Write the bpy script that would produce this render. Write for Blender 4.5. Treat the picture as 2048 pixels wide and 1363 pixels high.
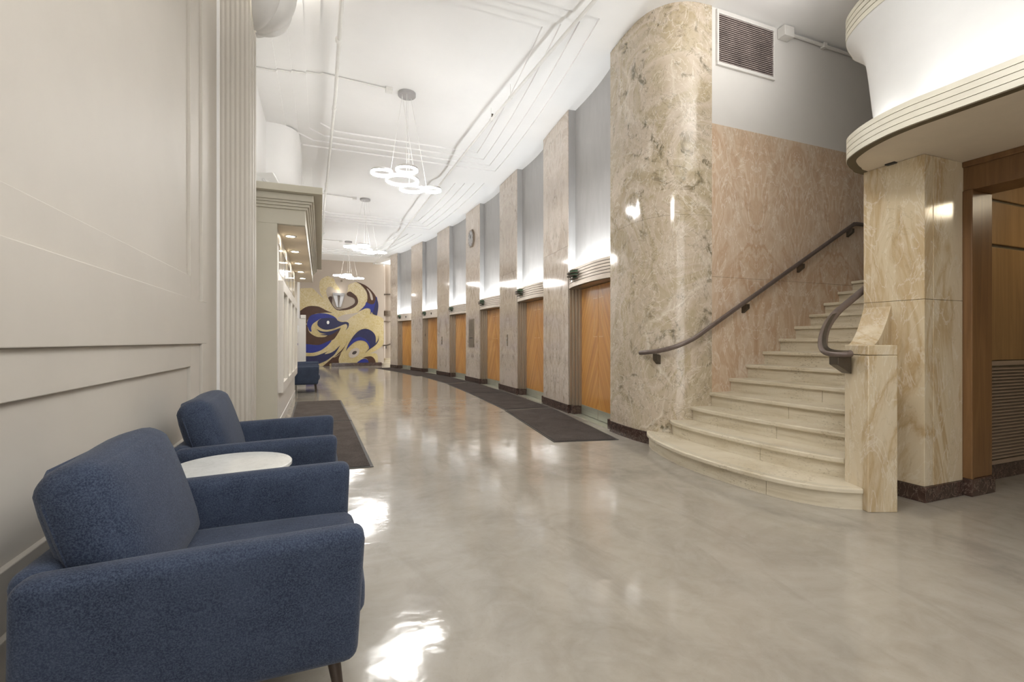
import bpy, bmesh, math, random
from mathutils import Vector, Matrix
random.seed(7)
for o in list(bpy.data.objects):
    bpy.data.objects.remove(o)
scene = bpy.context.scene
COL = scene.collection
PI = math.pi

# ------------------------------------------------------------------ camera
# world frame: X = away from the long left wall, Y = along it into the hall, Z up
cam_d = bpy.data.cameras.new('camera')
cam_d.sensor_width = 36.0
cam_d.lens = 955.0 / 2048.0 * 36.0
cam_d.clip_start = 0.05
cam = bpy.data.objects.new('camera', cam_d)
COL.objects.link(cam)
cam.location = (0.0, 0.0, 1.25)
cam.rotation_euler = (PI / 2, 0, -math.atan2(383.0, 955.0))
scene.camera = cam

# ------------------------------------------------------------------ world, exposure
world = bpy.data.worlds.new('world')
scene.world = world
world.use_nodes = True
bgn = world.node_tree.nodes['Background']
bgn.inputs[0].default_value = (1.0, 0.98, 0.95, 1)
bgn.inputs[1].default_value = 1.35
scene.view_settings.view_transform = 'Standard'
scene.view_settings.look = 'None'
scene.view_settings.gamma = 1.0
scene.view_settings.use_curve_mapping = False
scene.view_settings.exposure = 0.98

ZC = 5.25                      # ceiling height
AC = (-38.709, 12.583)         # centre of the curved lift wall
AR = 43.008                    # its radius
ATH = -0.162006
BAY, PW = 2.9729, 1.284        # lift bay spacing, pillar width


def arc(s, n=0.0):
    t = ATH + s / AR
    return (AC[0] + (AR + n) * math.cos(t), AC[1] + (AR + n) * math.sin(t))


def arc_x(y):
    return AC[0] + math.sqrt(AR * AR - (y - AC[1]) ** 2)


# ------------------------------------------------------------------ area lights (lamps hidden in the coves, and added fill)
def area(name, loc, rot, sx, sy, power, color=(1, 0.95, 0.88)):
    l = bpy.data.lights.new(name, 'AREA')
    l.shape = 'RECTANGLE'
    l.size, l.size_y = sx, sy
    l.energy = power
    l.color = color
    o = bpy.data.objects.new(name, l)
    COL.objects.link(o)
    o.location = loc
    o.rotation_euler = rot
    return o


NICHE_W, COVE_W = 15.0, 0.75
for k in range(6):
    s0 = k * BAY + (BAY - PW) / 2
    t = ATH + s0 / AR
    p = arc(s0, 0.03)
    # lamp in the trough behind each lift header, shining up the niche
    area('trough_lamp', (p[0], p[1], 2.37), (PI - 0.12, 0, t + PI / 2), 1.45, 0.07, NICHE_W, (0.93, 0.97, 1.0))
for (yy, ln) in ((-1.6, 2.4), (0.4, 1.5), (1.6, 0.8)):
    area('cove_lamp', (3.785, yy, 2.85), (PI, 0, 0), 0.07, ln, COVE_W * ln, (1.0, 0.985, 0.95))
area('cove_lamp', (3.93, 2.33, 2.85), (PI, 0, 0.9), 0.35, 0.06, 0.5, (1.0, 0.985, 0.95))
# added unseen lamps above the canopy, only to brighten the stair and its ceiling
for yy in (-1.5, 1.5):
    area('added_stair_fill', (4.5, yy, 3.92), (PI, 0, 0), 0.6, 1.6, 60.0, (1.0, 0.98, 0.95))

# ------------------------------------------------------------------ node helpers
class NT:
    def __init__(self, name):
        self.m = bpy.data.materials.new(name)
        self.m.use_nodes = True
        self.t = self.m.node_tree
        self.b = self.t.nodes['Principled BSDF']
        self.tc = None

    def n(self, typ, **kw):
        nd = self.t.nodes.new(typ)
        for k, v in kw.items():
            setattr(nd, k, v)
        return nd

    def l(self, a, b):
        self.t.links.new(a, b)

    def coord(self, scale=(1, 1, 1), loc=(0, 0, 0), rot=(0, 0, 0)):
        if self.tc is None:
            self.tc = self.n('ShaderNodeTexCoord').outputs['Object']
        mp = self.n('ShaderNodeMapping')
        mp.inputs['Scale'].default_value = scale
        mp.inputs['Location'].default_value = loc
        mp.inputs['Rotation'].default_value = rot
        self.l(self.tc, mp.inputs['Vector'])
        return mp.outputs['Vector']

    def noise(self, vec, scale=5, detail=4, rough=0.5, dist=0.0):
        nd = self.n('ShaderNodeTexNoise')
        nd.inputs['Scale'].default_value = scale
        nd.inputs['Detail'].default_value = detail
        nd.inputs['Roughness'].default_value = rough
        nd.inputs['Distortion'].default_value = dist
        self.l(vec, nd.inputs['Vector'])
        return nd.outputs['Fac']

    def ramp(self, fac, stops, interp='LINEAR'):
        r = self.n('ShaderNodeValToRGB')
        r.color_ramp.interpolation = interp
        e = r.color_ramp.elements
        while len(e) < len(stops):
            e.new(0.5)
        for i, (p, c) in enumerate(stops):
            e[i].position = p
            if not isinstance(c, (tuple, list)):
                c = (c, c, c)
            e[i].color = (c[0], c[1], c[2], 1)
        self.l(fac, r.inputs['Fac'])
        return r.outputs['Color']

    def math(self, op, a, b=None, c=None):
        nd = self.n('ShaderNodeMath', operation=op)
        for i, v in enumerate((a, b, c)):
            if v is None:
                continue
            if isinstance(v, (int, float)):
                nd.inputs[i].default_value = v
            else:
                self.l(v, nd.inputs[i])
        return nd.outputs[0]

    def mix(self, fac, a, b, mode='MIX'):
        nd = self.n('ShaderNodeMix', data_type='RGBA', blend_type=mode)
        for i, v in ((0, fac), (6, a), (7, b)):
            if isinstance(v, (int, float)):
                nd.inputs[i].default_value = v
            elif isinstance(v, (tuple, list)):
                nd.inputs[i].default_value = (v[0], v[1], v[2], 1)
            else:
                self.l(v, nd.inputs[i])
        return nd.outputs[2]

    def bump(self, h, strength=0.2, dist=0.01):
        nd = self.n('ShaderNodeBump')
        nd.inputs['Strength'].default_value = strength
        nd.inputs['Distance'].default_value = dist
        self.l(h, nd.inputs['Height'])
        self.l(nd.outputs[0], self.b.inputs['Normal'])

    def set(self, color=None, rough=0.5, metal=0.0, spec=None, sheen=None, coat=None):
        if color is not None:
            if isinstance(color, (tuple, list)):
                self.b.inputs['Base Color'].default_value = (color[0], color[1], color[2], 1)
            else:
                self.l(color, self.b.inputs['Base Color'])
        if isinstance(rough, (int, float)):
            self.b.inputs['Roughness'].default_value = rough
        else:
            self.l(rough, self.b.inputs['Roughness'])
        self.b.inputs['Metallic'].default_value = metal
        if spec is not None:
            self.b.inputs['Specular IOR Level'].default_value = spec
        if sheen is not None:
            self.b.inputs['Sheen Weight'].default_value = sheen
            self.b.inputs['Sheen Roughness'].default_value = 0.4
        if coat is not None:
            self.b.inputs['Coat Weight'].default_value = coat
            self.b.inputs['Coat Roughness'].default_value = 0.08
        return self.m


MAT = {}


def plain(name, color, rough=0.5, metal=0.0, var=0.05, nscale=6.0, bump=0.0):
    t = NT(name)
    v = t.coord()
    nz = t.noise(v, nscale, 5, 0.6)
    lo = tuple(c * (1 - var) for c in color)
    hi = tuple(min(1, c * (1 + var)) for c in color)
    col = t.ramp(nz, [(0.3, lo), (0.7, hi)])
    if bump:
        t.bump(t.noise(v, nscale * 12, 3), bump, 0.004)
    MAT[name] = t.set(col, rough, metal)
    return MAT[name]


def emit(name, color, strength):
    t = NT(name)
    t.b.inputs['Base Color'].default_value = (0.9, 0.9, 0.9, 1)
    t.b.inputs['Emission Color'].default_value = (*color, 1)
    t.b.inputs['Emission Strength'].default_value = strength
    MAT[name] = t.m
    return t.m


def marble(name, base, vein, dark, scale=1.0, stretch=(1, 1, 1), mirror=None, dark_amt=0.5, vein_amt=0.6,
           rough=0.16, object_mirror=False, warm=None, warm_amt=0.5, crack=0.0, crack_scale=2.0, dmask=(0.5, 0.62), tint=None, bands=None, bscale=1.3, bdist=1.4):
    """base: three base tones; vein: pale vein colour; dark: fleck / patch colour"""
    t = NT(name)
    tc = t.n('ShaderNodeTexCoord').outputs['Object']
    if mirror or object_mirror:
        sp = t.n('ShaderNodeSeparateXYZ')
        t.l(tc, sp.inputs[0])
        if mirror:
            px = t.math('PINGPONG', t.math('SUBTRACT', sp.outputs[0], mirror[0]), mirror[1])
        else:
            px = t.math('ABSOLUTE', sp.outputs[0])
        oi = t.n('ShaderNodeObjectInfo')
        cb = t.n('ShaderNodeCombineXYZ')
        t.l(px, cb.inputs[0])
        if object_mirror:
            t.l(t.math('MULTIPLY', oi.outputs['Random'], 9.0), cb.inputs[1])
        else:
            t.l(sp.outputs[1], cb.inputs[1])
        t.l(sp.outputs[2], cb.inputs[2])
        tc = cb.outputs[0]
    t.tc = tc
    v = t.coord(tuple(scale * q for q in stretch))
    v2 = t.coord(tuple(scale * q for q in stretch), loc=(3.1, 5.7, 1.3))
    n1 = t.noise(v, 1.3, 9, 0.62, 1.6)
    col = t.ramp(n1, [(0.28, base[0]), (0.5, base[1]), (0.72, base[2])])
    if bands:
        nb_ = t.noise(v2, bscale, 7, 0.58, bdist)
        col = t.mix(0.72, col, t.ramp(nb_, bands))
    if warm:
        w = t.noise(v2, 1.5, 8, 0.6, 2.4)
        col = t.mix(t.math('MULTIPLY', t.ramp(w, [(0.48, 0.0), (0.62, 1.0)]), warm_amt), col, warm)
    if tint:
        tn = t.noise(v2, 0.55, 6, 0.55, 0.8)
        col = t.mix(t.ramp(tn, [(0.40, 0.0), (0.58, 0.75)]), col, tint[0])
        tn = t.noise(v, 0.75, 6, 0.6, 1.2)
        col = t.mix(t.ramp(tn, [(0.52, 0.0), (0.66, 0.6)]), col, tint[1])
    n3 = t.noise(v2, 3.2, 10, 0.7, 1.2)
    n4 = t.noise(v, 0.8, 3, 0.5, 0.5)
    fl = t.math('MULTIPLY', t.ramp(n3, [(0.55, 0.0), (0.63, 1.0)]), t.ramp(n4, [(dmask[0], 0.0), (dmask[1], 1.0)]))
    col = t.mix(t.math('MULTIPLY', fl, dark_amt), col, dark)
    if crack:
        dn = t.n('ShaderNodeTexNoise')
        dn.inputs['Scale'].default_value = 2.5
        dn.inputs['Detail'].default_value = 6
        t.l(v, dn.inputs['Vector'])
        ad = t.n('ShaderNodeMix', data_type='VECTOR')
        ad.inputs[0].default_value = 0.35
        t.l(v, ad.inputs[4])
        t.l(dn.outputs['Color'], ad.inputs[5])
        vo = t.n('ShaderNodeTexVoronoi', feature='DISTANCE_TO_EDGE')
        vo.inputs['Scale'].default_value = crack_scale
        t.l(ad.outputs[1], vo.inputs['Vector'])
        ck_ = t.ramp(vo.outputs['Distance'], [(0.0, 1.0), (0.03, 0.0)])
        gate = t.ramp(t.noise(v2, 1.1, 4, 0.5), [(0.45, 0.0), (0.6, 1.0)])
        col = t.mix(t.math('MULTIPLY', t.math('MULTIPLY', ck_, gate), crack), col, vein)
        vo2 = t.n('ShaderNodeTexVoronoi', feature='F1')
        vo2.inputs['Scale'].default_value = crack_scale
        t.l(ad.outputs[1], vo2.inputs['Vector'])
        sepc = t.n('ShaderNodeSeparateColor')
        t.l(vo2.outputs['Color'], sepc.inputs[0])
        col = t.mix(t.math('MULTIPLY', sepc.outputs[0], 0.28), col, base[0])
        col = t.mix(t.math('MULTIPLY', sepc.outputs[1], 0.22), col, base[2])
    n2 = t.noise(v2, 1.9, 7, 0.55, 3.2)
    ve = t.ramp(t.math('ABSOLUTE', t.math('SUBTRACT', n2, 0.5)), [(0.0, 1.0), (0.018, 0.0)])
    col = t.mix(t.math('MULTIPLY', ve, vein_amt), col, vein)
    n5 = t.noise(v, 2.7, 7, 0.6, 2.0)
    vd = t.ramp(t.math('ABSOLUTE', t.math('SUBTRACT', n5, 0.47)), [(0.0, 1.0), (0.01, 0.0)])
    col = t.mix(t.math('MULTIPLY', vd, dark_amt * 0.6), col, dark)
    t.bump(t.noise(v, 9, 3), 0.02, 0.004)
    MAT[name] = t.set(col, rough, spec=0.6)
    return MAT[name]


# ------------------------------------------------------------------ materials
plain('paint_wall', (0.57, 0.535, 0.48), 0.55, var=0.03, nscale=1.5, bump=0.12)
plain('paint_white', (0.88, 0.875, 0.865), 0.6, var=0.02, nscale=1.0)
plain('paint_plaster', (0.70, 0.68, 0.65), 0.6, var=0.03, nscale=1.2)
plain('paint_kiosk', (0.55, 0.52, 0.43), 0.5, var=0.03, nscale=2.0)
plain('paint_kiosk_light', (0.76, 0.73, 0.68), 0.45, var=0.02)
plain('paint_beige', (0.50, 0.425, 0.35), 0.6, var=0.04, nscale=0.7)
plain('paint_soffit', (0.74, 0.65, 0.52), 0.6, var=0.03)
plain('paint_cove', (0.70, 0.70, 0.69), 0.6, var=0.02)
plain('paint_trim', (0.66, 0.63, 0.53), 0.35, var=0.04, nscale=3)
plain('pipe_white', (0.80, 0.79, 0.76), 0.4)
plain('alu', (0.62, 0.61, 0.60), 0.35, 0.6)
plain('chrome', (0.8, 0.8, 0.8), 0.12, 1.0)
plain('canopy_grey', (0.45, 0.44, 0.44), 0.4, 0.3)
plain('bronze_dark', (0.10, 0.08, 0.06), 0.35, 0.7, var=0.15)
plain('bronze_rail', (0.16, 0.125, 0.11), 0.42, 0.4, var=0.12, nscale=20)
plain('bronze_plate', (0.27, 0.22, 0.17), 0.4, 0.6, var=0.1)
plain('black', (0.02, 0.02, 0.02), 0.4)
plain('leg_wood', (0.045, 0.03, 0.022), 0.4, var=0.2)
plain('recess_dark', (0.13, 0.10, 0.055), 0.6)
plain('vent_backing', (0.10, 0.075, 0.07), 0.7, var=0.4, nscale=4)
plain('vent_slat', (0.36, 0.30, 0.28), 0.5, var=0.35, nscale=5)
plain('grille_slat', (0.33, 0.25, 0.18), 0.5, 0.2)
plain('green_lens', (0.07, 0.16, 0.09), 0.1, 0.0, var=0.3, nscale=20)
plain('sconce_plaster', (0.66, 0.65, 0.63), 0.5, var=0.02)
plain('dark_glass', (0.30, 0.29, 0.27), 0.12)
plain('paper', (0.86, 0.86, 0.85), 0.7)
plain('mural_brown', (0.065, 0.024, 0.009), 0.5, var=0.1)
plain('mural_blue', (0.014, 0.024, 0.22), 0.45, var=0.1)
plain('mural_navy', (0.016, 0.017, 0.075), 0.45, var=0.12)
plain('mural_pale', (0.52, 0.45, 0.38), 0.55, var=0.03)
plain('mural_dark', (0.06, 0.045, 0.04), 0.5)
emit('ring_glow', (1.0, 0.985, 0.96), 45.0)
emit('spot_glow', (1.0, 0.88, 0.68), 30.0)
emit('dome_glow', (1.0, 0.86, 0.62), 9.0)
emit('tube_glow', (0.93, 0.97, 1.0), 6.0)

t = NT('mural_gold')
v = t.coord()
c1 = t.ramp(t.noise(v, 0.35, 3, 0.5), [(0.35, (0.58, 0.47, 0.23)), (0.65, (0.72, 0.63, 0.44))])
c1 = t.mix(t.ramp(t.noise(v, 7, 8, 0.7, 2.0), [(0.42, 0.0), (0.62, 0.75)]), c1, (0.50, 0.37, 0.12))
MAT['mural_gold'] = t.set(c1, 0.4)

# satin metal with faint vertical brushing
t = NT('satin_metal')
v = t.coord((30, 30, 0.8))
c1 = t.ramp(t.noise(v, 3, 4, 0.6), [(0.3, (0.36, 0.30, 0.235)), (0.7, (0.46, 0.40, 0.32))])
MAT['satin_metal'] = t.set(c1, 0.3, 0.75)
t = NT('header_metal')
v = t.coord((1.5, 1.5, 20))
c1 = t.ramp(t.noise(v, 3, 4, 0.6), [(0.3, (0.66, 0.58, 0.50)), (0.7, (0.78, 0.71, 0.63))])
MAT['header_metal'] = t.set(c1, 0.4, 0.5)
t = NT('niche_metal')
v = t.coord((2, 2, 0.5))
c1 = t.ramp(t.noise(v, 3, 4, 0.6), [(0.3, (0.40, 0.39, 0.38)), (0.7, (0.46, 0.45, 0.44))])
MAT['niche_metal'] = t.set(c1, 0.42, 0.25)
t = NT('kick_metal')
v = t.coord((0.6, 0.6, 20))
c1 = t.ramp(t.noise(v, 4, 4, 0.6), [(0.3, (0.42, 0.43, 0.35)), (0.7, (0.52, 0.53, 0.45))])
MAT['kick_metal'] = t.set(c1, 0.38, 0.6)

# polished concrete
t = NT('floor_concrete')
v = t.coord()
a1 = t.ramp(t.noise(v, 0.9, 8, 0.62, 1.1), [(0.25, (0.255, 0.225, 0.188)), (0.5, (0.355, 0.322, 0.273)), (0.75, (0.44, 0.405, 0.352))])
a2 = t.noise(v, 6.0, 7, 0.65, 0.8)
col = t.mix(t.ramp(a2, [(0.35, 0.0), (0.7, 0.45)]), a1, (0.45, 0.42, 0.37))
a3 = t.noise(t.coord((1.0, 0.35, 1.0), rot=(0, 0, 0.5)), 2.2, 8, 0.6, 2.2)
col = t.mix(t.ramp(a3, [(0.52, 0.0), (0.72, 0.45)]), col, (0.24, 0.215, 0.185))
a4 = t.noise(v, 55, 3, 0.6)
col = t.mix(t.ramp(a4, [(0.62, 0.0), (0.72, 0.25)]), col, (0.26, 0.22, 0.18))
rg = t.ramp(t.noise(v, 3.0, 6, 0.6, 0.6), [(0.3, 0.055), (0.7, 0.15)])
bh = t.math('ADD', t.math('MULTIPLY', t.noise(v, 4.5, 3, 0.5, 0.3), 1.0), t.math('MULTIPLY', t.noise(v, 28, 2, 0.5), 0.08))
t.bump(bh, 0.045, 0.05)
MAT['floor_concrete'] = t.set(col, rg, spec=0.62)

# navy upholstery: woven and slightly felted
t = NT('navy_fabric')
v = t.coord()
wv = t.n('ShaderNodeTexWave', wave_type='BANDS', bands_direction='Z')
wv.inputs['Scale'].default_value = 130
wv.inputs['Distortion'].default_value = 6
wv.inputs['Detail'].default_value = 3
t.l(v, wv.inputs['Vector'])
f1 = t.noise(v, 210, 4, 0.75)
f2 = t.noise(v, 7, 7, 0.65, 0.4)
col = t.ramp(f2, [(0.3, (0.017, 0.025, 0.050)), (0.7, (0.036, 0.050, 0.088))])
col = t.mix(t.ramp(f1, [(0.42, 0.0), (0.66, 0.8)]), col, (0.088, 0.112, 0.165))
t.bump(t.math('ADD', f1, t.math('MULTIPLY', wv.outputs['Fac'], 0.4)), 0.35, 0.003)
MAT['navy_fabric'] = t.set(col, 0.85, sheen=0.12, spec=0.2)

# dark pile of the floor mats
t = NT('mat_pile')
v = t.coord()
f1 = t.noise(v, 120, 4, 0.7)
f2 = t.noise(v, 3.5, 6, 0.65, 0.5)
col = t.ramp(f2, [(0.3, (0.060, 0.050, 0.046)), (0.7, (0.105, 0.088, 0.080))])
col = t.mix(t.ramp(f1, [(0.5, 0.0), (0.72, 0.6)]), col, (0.20, 0.17, 0.155))
t.bump(f1, 0.8, 0.01)
MAT['mat_pile'] = t.set(col, 0.95, spec=0.2)
plain('mat_edge', (0.05, 0.045, 0.042), 0.6)

# honey-coloured chevron veneer on the lift doors (object X = distance from the meeting edge)
t = NT('door_veneer')
tc = t.n('ShaderNodeTexCoord').outputs['Object']
sp = t.n('ShaderNodeSeparateXYZ')
t.l(tc, sp.inputs[0])
ax = t.math('ABSOLUTE', sp.outputs[0])
u = t.math('ADD', sp.outputs[2], t.math('MULTIPLY', ax, 1.9))
w = t.math('SUBTRACT', t.math('MULTIPLY', sp.outputs[2], 0.5), ax)
cb = t.n('ShaderNodeCombineXYZ')
t.l(t.math('MULTIPLY', u, 7.0), cb.inputs[0])
t.l(t.math('MULTIPLY', w, 0.5), cb.inputs[1])
t.l(t.math('MULTIPLY', t.n('ShaderNodeObjectInfo').outputs['Random'], 5.0), cb.inputs[2])
g1 = t.noise(cb.outputs[0], 1.0, 7, 0.6, 0.5)
col = t.ramp(g1, [(0.28, (0.44, 0.18, 0.035)), (0.52, (0.60, 0.28, 0.06)), (0.75, (0.74, 0.41, 0.12))])
MAT['door_veneer'] = t.set(col, 0.28, spec=0.5, coat=0.4)
plain('door_inlay', (0.66, 0.42, 0.20), 0.3, 0.1)

# brown walnut for the vestibule
def wood(name, cols, sx=(9, 9, 0.6), rough=0.38):
    t = NT(name)
    v = t.coord(sx)
    g = t.noise(v, 1.6, 8, 0.65, 0.8)
    c = t.ramp(g, [(0.28, cols[0]), (0.52, cols[1]), (0.76, cols[2])])
    g2 = t.noise(t.coord(), 1.2, 4, 0.5)
    c = t.mix(t.ramp(g2, [(0.4, 0.0), (0.7, 0.35)]), c, cols[0])
    MAT[name] = t.set(c, rough, spec=0.5)


wood('walnut', [(0.13, 0.065, 0.026), (0.20, 0.105, 0.042), (0.27, 0.15, 0.065)])
wood('walnut_light', [(0.20, 0.112, 0.044), (0.28, 0.165, 0.068), (0.36, 0.22, 0.10)])

# stones
marble('marble_pillar', [(0.42, 0.34, 0.27), (0.57, 0.49, 0.41), (0.67, 0.60, 0.53)], (0.74, 0.68, 0.61), (0.17, 0.14, 0.08),
       scale=1.3, stretch=(1.25, 1.25, 0.7), dark_amt=0.7, vein_amt=0.35, object_mirror=True, rough=0.09, dmask=(0.50, 0.62),
       bands=[(0.30, (0.42, 0.33, 0.26)), (0.40, (0.62, 0.54, 0.47)), (0.46, (0.55, 0.46, 0.38)), (0.52, (0.66, 0.59, 0.52)), (0.58, (0.50, 0.41, 0.33)), (0.68, (0.63, 0.55, 0.47))], bscale=0.9)
marble('marble_column', [(0.38, 0.30, 0.19), (0.54, 0.45, 0.34), (0.66, 0.58, 0.48)], (0.82, 0.77, 0.67), (0.10, 0.085, 0.045),
       scale=1.2, stretch=(1, 1, 0.9), dark_amt=0.95, vein_amt=0.55, crack=0.65, crack_scale=1.5, rough=0.1, dmask=(0.46, 0.56),
       bands=[(0.28, (0.34, 0.28, 0.16)), (0.38, (0.58, 0.49, 0.39)), (0.45, (0.44, 0.36, 0.22)), (0.50, (0.66, 0.57, 0.48)), (0.55, (0.52, 0.43, 0.32)), (0.62, (0.40, 0.33, 0.20)), (0.72, (0.64, 0.56, 0.46))], bscale=1.0, bdist=1.0)
marble('marble_rose', [(0.50, 0.35, 0.24), (0.63, 0.50, 0.385), (0.70, 0.60, 0.48)], (0.84, 0.78, 0.69), (0.36, 0.21, 0.115),
       scale=0.85, stretch=(1.5, 1.0, 0.55), mirror=(5.05, 0.72), dark_amt=0.4, vein_amt=0.6, crack=0.45, crack_scale=1.6, dmask=(0.5, 0.62),
       bands=[(0.26, (0.46, 0.26, 0.13)), (0.36, (0.70, 0.55, 0.40)), (0.42, (0.60, 0.40, 0.25)), (0.48, (0.75, 0.63, 0.48)), (0.53, (0.53, 0.32, 0.18)), (0.60, (0.73, 0.59, 0.44)), (0.70, (0.58, 0.39, 0.25))], bscale=1.5, bdist=1.6)
marble('marble_cream', [(0.54, 0.44, 0.29), (0.62, 0.53, 0.38), (0.68, 0.60, 0.46)], (0.78, 0.72, 0.61), (0.26, 0.19, 0.10),
       scale=0.8, stretch=(1.7, 1.7, 0.55), dark_amt=0.4, vein_amt=0.55, crack=0.22, crack_scale=1.3,
       bands=[(0.30, (0.70, 0.59, 0.41)), (0.46, (0.68, 0.57, 0.39)), (0.51, (0.44, 0.28, 0.11)), (0.55, (0.68, 0.57, 0.40)), (0.62, (0.73, 0.64, 0.48)), (0.67, (0.50, 0.35, 0.16)), (0.72, (0.68, 0.58, 0.41))], bscale=1.2, bdist=1.2)
marble('marble_base', [(0.035, 0.018, 0.014), (0.060, 0.034, 0.027), (0.10, 0.06, 0.048)], (0.32, 0.25, 0.21), (0.02, 0.012, 0.01),
       scale=4.0, dark_amt=0.4, vein_amt=0.6)
marble('marble_table', [(0.70, 0.71, 0.69), (0.80, 0.81, 0.79), (0.86, 0.87, 0.85)], (0.60, 0.62, 0.61), (0.55, 0.57, 0.56),
       scale=4.0, dark_amt=0.3, vein_amt=0.5, rough=0.12)

t = NT('travertine')
v = t.coord()
c1 = t.ramp(t.noise(t.coord((1, 1, 9)), 2.2, 7, 0.6, 0.6), [(0.28, (0.54, 0.465, 0.33)), (0.5, (0.67, 0.60, 0.465)), (0.75, (0.74, 0.68, 0.555))])
p1 = t.noise(t.coord((1, 1, 2.2)), 38, 4, 0.6)
p2 = t.noise(v, 2.6, 4, 0.5, 0.4)
pit = t.math('MULTIPLY', t.ramp(p1, [(0.56, 0.0), (0.66, 1.0)]), t.ramp(p2, [(0.45, 0.0), (0.65, 0.8)]))
col = t.mix(pit, c1, (0.26, 0.20, 0.11))
t.bump(t.math('MULTIPLY', pit, -1.0), 0.3, 0.004)
MAT['travertine'] = t.set(col, 0.4)


# ------------------------------------------------------------------ mesh helpers
class MB:
    def __init__(self):
        self.v, self.f = [], []

    def box(self, x0, x1, y0, y1, z0, z1):
        return self.prism([(x0, y0), (x1, y0), (x1, y1), (x0, y1)], z0, z1)

    def prism(self, pts, z0, z1):
        n, b = len(pts), len(self.v)
        self.v += [(p[0], p[1], z0) for p in pts] + [(p[0], p[1], z1) for p in pts]
        self.f += [tuple(b + i for i in reversed(range(n))), tuple(b + n + i for i in range(n))]
        for i in range(n):
            j = (i + 1) % n
            self.f.append((b + i, b + j, b + n + j, b + n + i))
        return self

    def band(self, inner, outer, z0, z1):
        """wall following two open plan polylines with the same number of points"""
        return self.strip_solid([[(a[0], a[1], z0), (o[0], o[1], z0), (o[0], o[1], z1), (a[0], a[1], z1)] for a, o in zip(inner, outer)])

    def strip_solid(self, rings, cap=True, closed=False):
        b, k = len(self.v), len(rings[0])
        for r in rings:
            self.v += [tuple(p) for p in r]
        m = len(rings)
        for i in range(m if closed else m - 1):
            i2 = (i + 1) % m
            for j in range(k):
                j2 = (j + 1) % k
                self.f.append((b + i * k + j, b + i * k + j2, b + i2 * k + j2, b + i2 * k + j))
        if cap and not closed:
            self.f.append(tuple(b + j for j in reversed(range(k))))
            self.f.append(tuple(b + (m - 1) * k + j for j in range(k)))
        return self

    def sheet(self, rings):
        b, k = len(self.v), len(rings[0])
        for r in rings:
            self.v += [tuple(p) for p in r]
        for i in range(len(rings) - 1):
            for j in range(k - 1):
                self.f.append((b + i * k + j, b + i * k + j + 1, b + (i + 1) * k + j + 1, b + (i + 1) * k + j))
        return self

    def tube(self, path, r, n=10, ry=None, up=(0, 0, 1), r2=None):
        path = [Vector(p) for p in path]
        rings = []
        for i, p in enumerate(path):
            a, c = path[max(i - 1, 0)], path[min(i + 1, len(path) - 1)]
            t = (c - a).normalized()
            u = Vector(up)
            if abs(t.dot(u)) > 0.97:
                u = Vector((1, 0, 0))
            s = t.cross(u).normalized()
            w = s.cross(t).normalized()
            f = i / max(1, len(path) - 1)
            rr = r if r2 is None else r + (r2 - r) * f
            q = rr if ry is None else ry
            rings.append([p + s * (rr * math.cos(2 * PI * j / n)) + w * (q * math.sin(2 * PI * j / n)) for j in range(n)])
        return self.strip_solid(rings)

    def lathe(self, prof, cx=0, cy=0, n=24):
        rings = [[(cx + r * math.cos(2 * PI * j / n), cy + r * math.sin(2 * PI * j / n), z) for r, z in prof] for j in range(n)]
        b, k = len(self.v), len(prof)
        for r in rings:
            self.v += r
        for i in range(n):
            i2 = (i + 1) % n
            for j in range(k - 1):
                self.f.append((b + i * k + j, b + i2 * k + j, b + i2 * k + j + 1, b + i * k + j + 1))
        return self

    def build(self, name, mat, parent=None, smooth=False, bevel=0.0, seg=2, kind=None, label=None):
        me = bpy.data.meshes.new(name)
        me.from_pydata([tuple(p) for p in self.v], [], self.f)
        bm = bmesh.new()
        bm.from_mesh(me)
        bmesh.ops.remove_doubles(bm, verts=bm.verts, dist=1e-6)
        bmesh.ops.recalc_face_normals(bm, faces=bm.faces)
        bm.to_mesh(me)
        bm.free()
        if smooth:
            me.polygons.foreach_set('use_smooth', [True] * len(me.polygons))
        o = bpy.data.objects.new(name, me)
        COL.objects.link(o)
        me.materials.append(MAT[mat] if isinstance(mat, str) else mat)
        if parent:
            o.parent = parent
        if bevel:
            md = o.modifiers.new('bevel', 'BEVEL')
            md.width = bevel
            md.segments = seg
            md.limit_method = 'ANGLE'
            md.angle_limit = 0.6
        if smooth:
            md = o.modifiers.new('edges', 'EDGE_SPLIT')
            md.split_angle = math.radians(40)
        if kind:
            o['kind'] = kind
        if label:
            o['label'] = label
        return o


def tag(o, label, cat, group=None):
    o['label'] = label
    o['category'] = cat
    if group:
        o['group'] = group
    return o


def thing(name, label=None, cat=None, loc=(0, 0, 0), rz=0.0, group=None, kind=None):
    o = bpy.data.objects.new(name, None)
    o.empty_display_size = 0.2
    COL.objects.link(o)
    o.location = loc
    o.rotation_euler = (0, 0, rz)
    if kind:
        o['kind'] = kind
    if label:
        o['label'] = label
    if cat:
        o['category'] = cat
    if group:
        o['group'] = group
    return o


def copy_tree(o, parent=None):
    c = o.copy()
    COL.objects.link(c)
    c.parent = parent
    for ch in [q for q in o.children]:
        copy_tree(ch, c)
    return c


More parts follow.
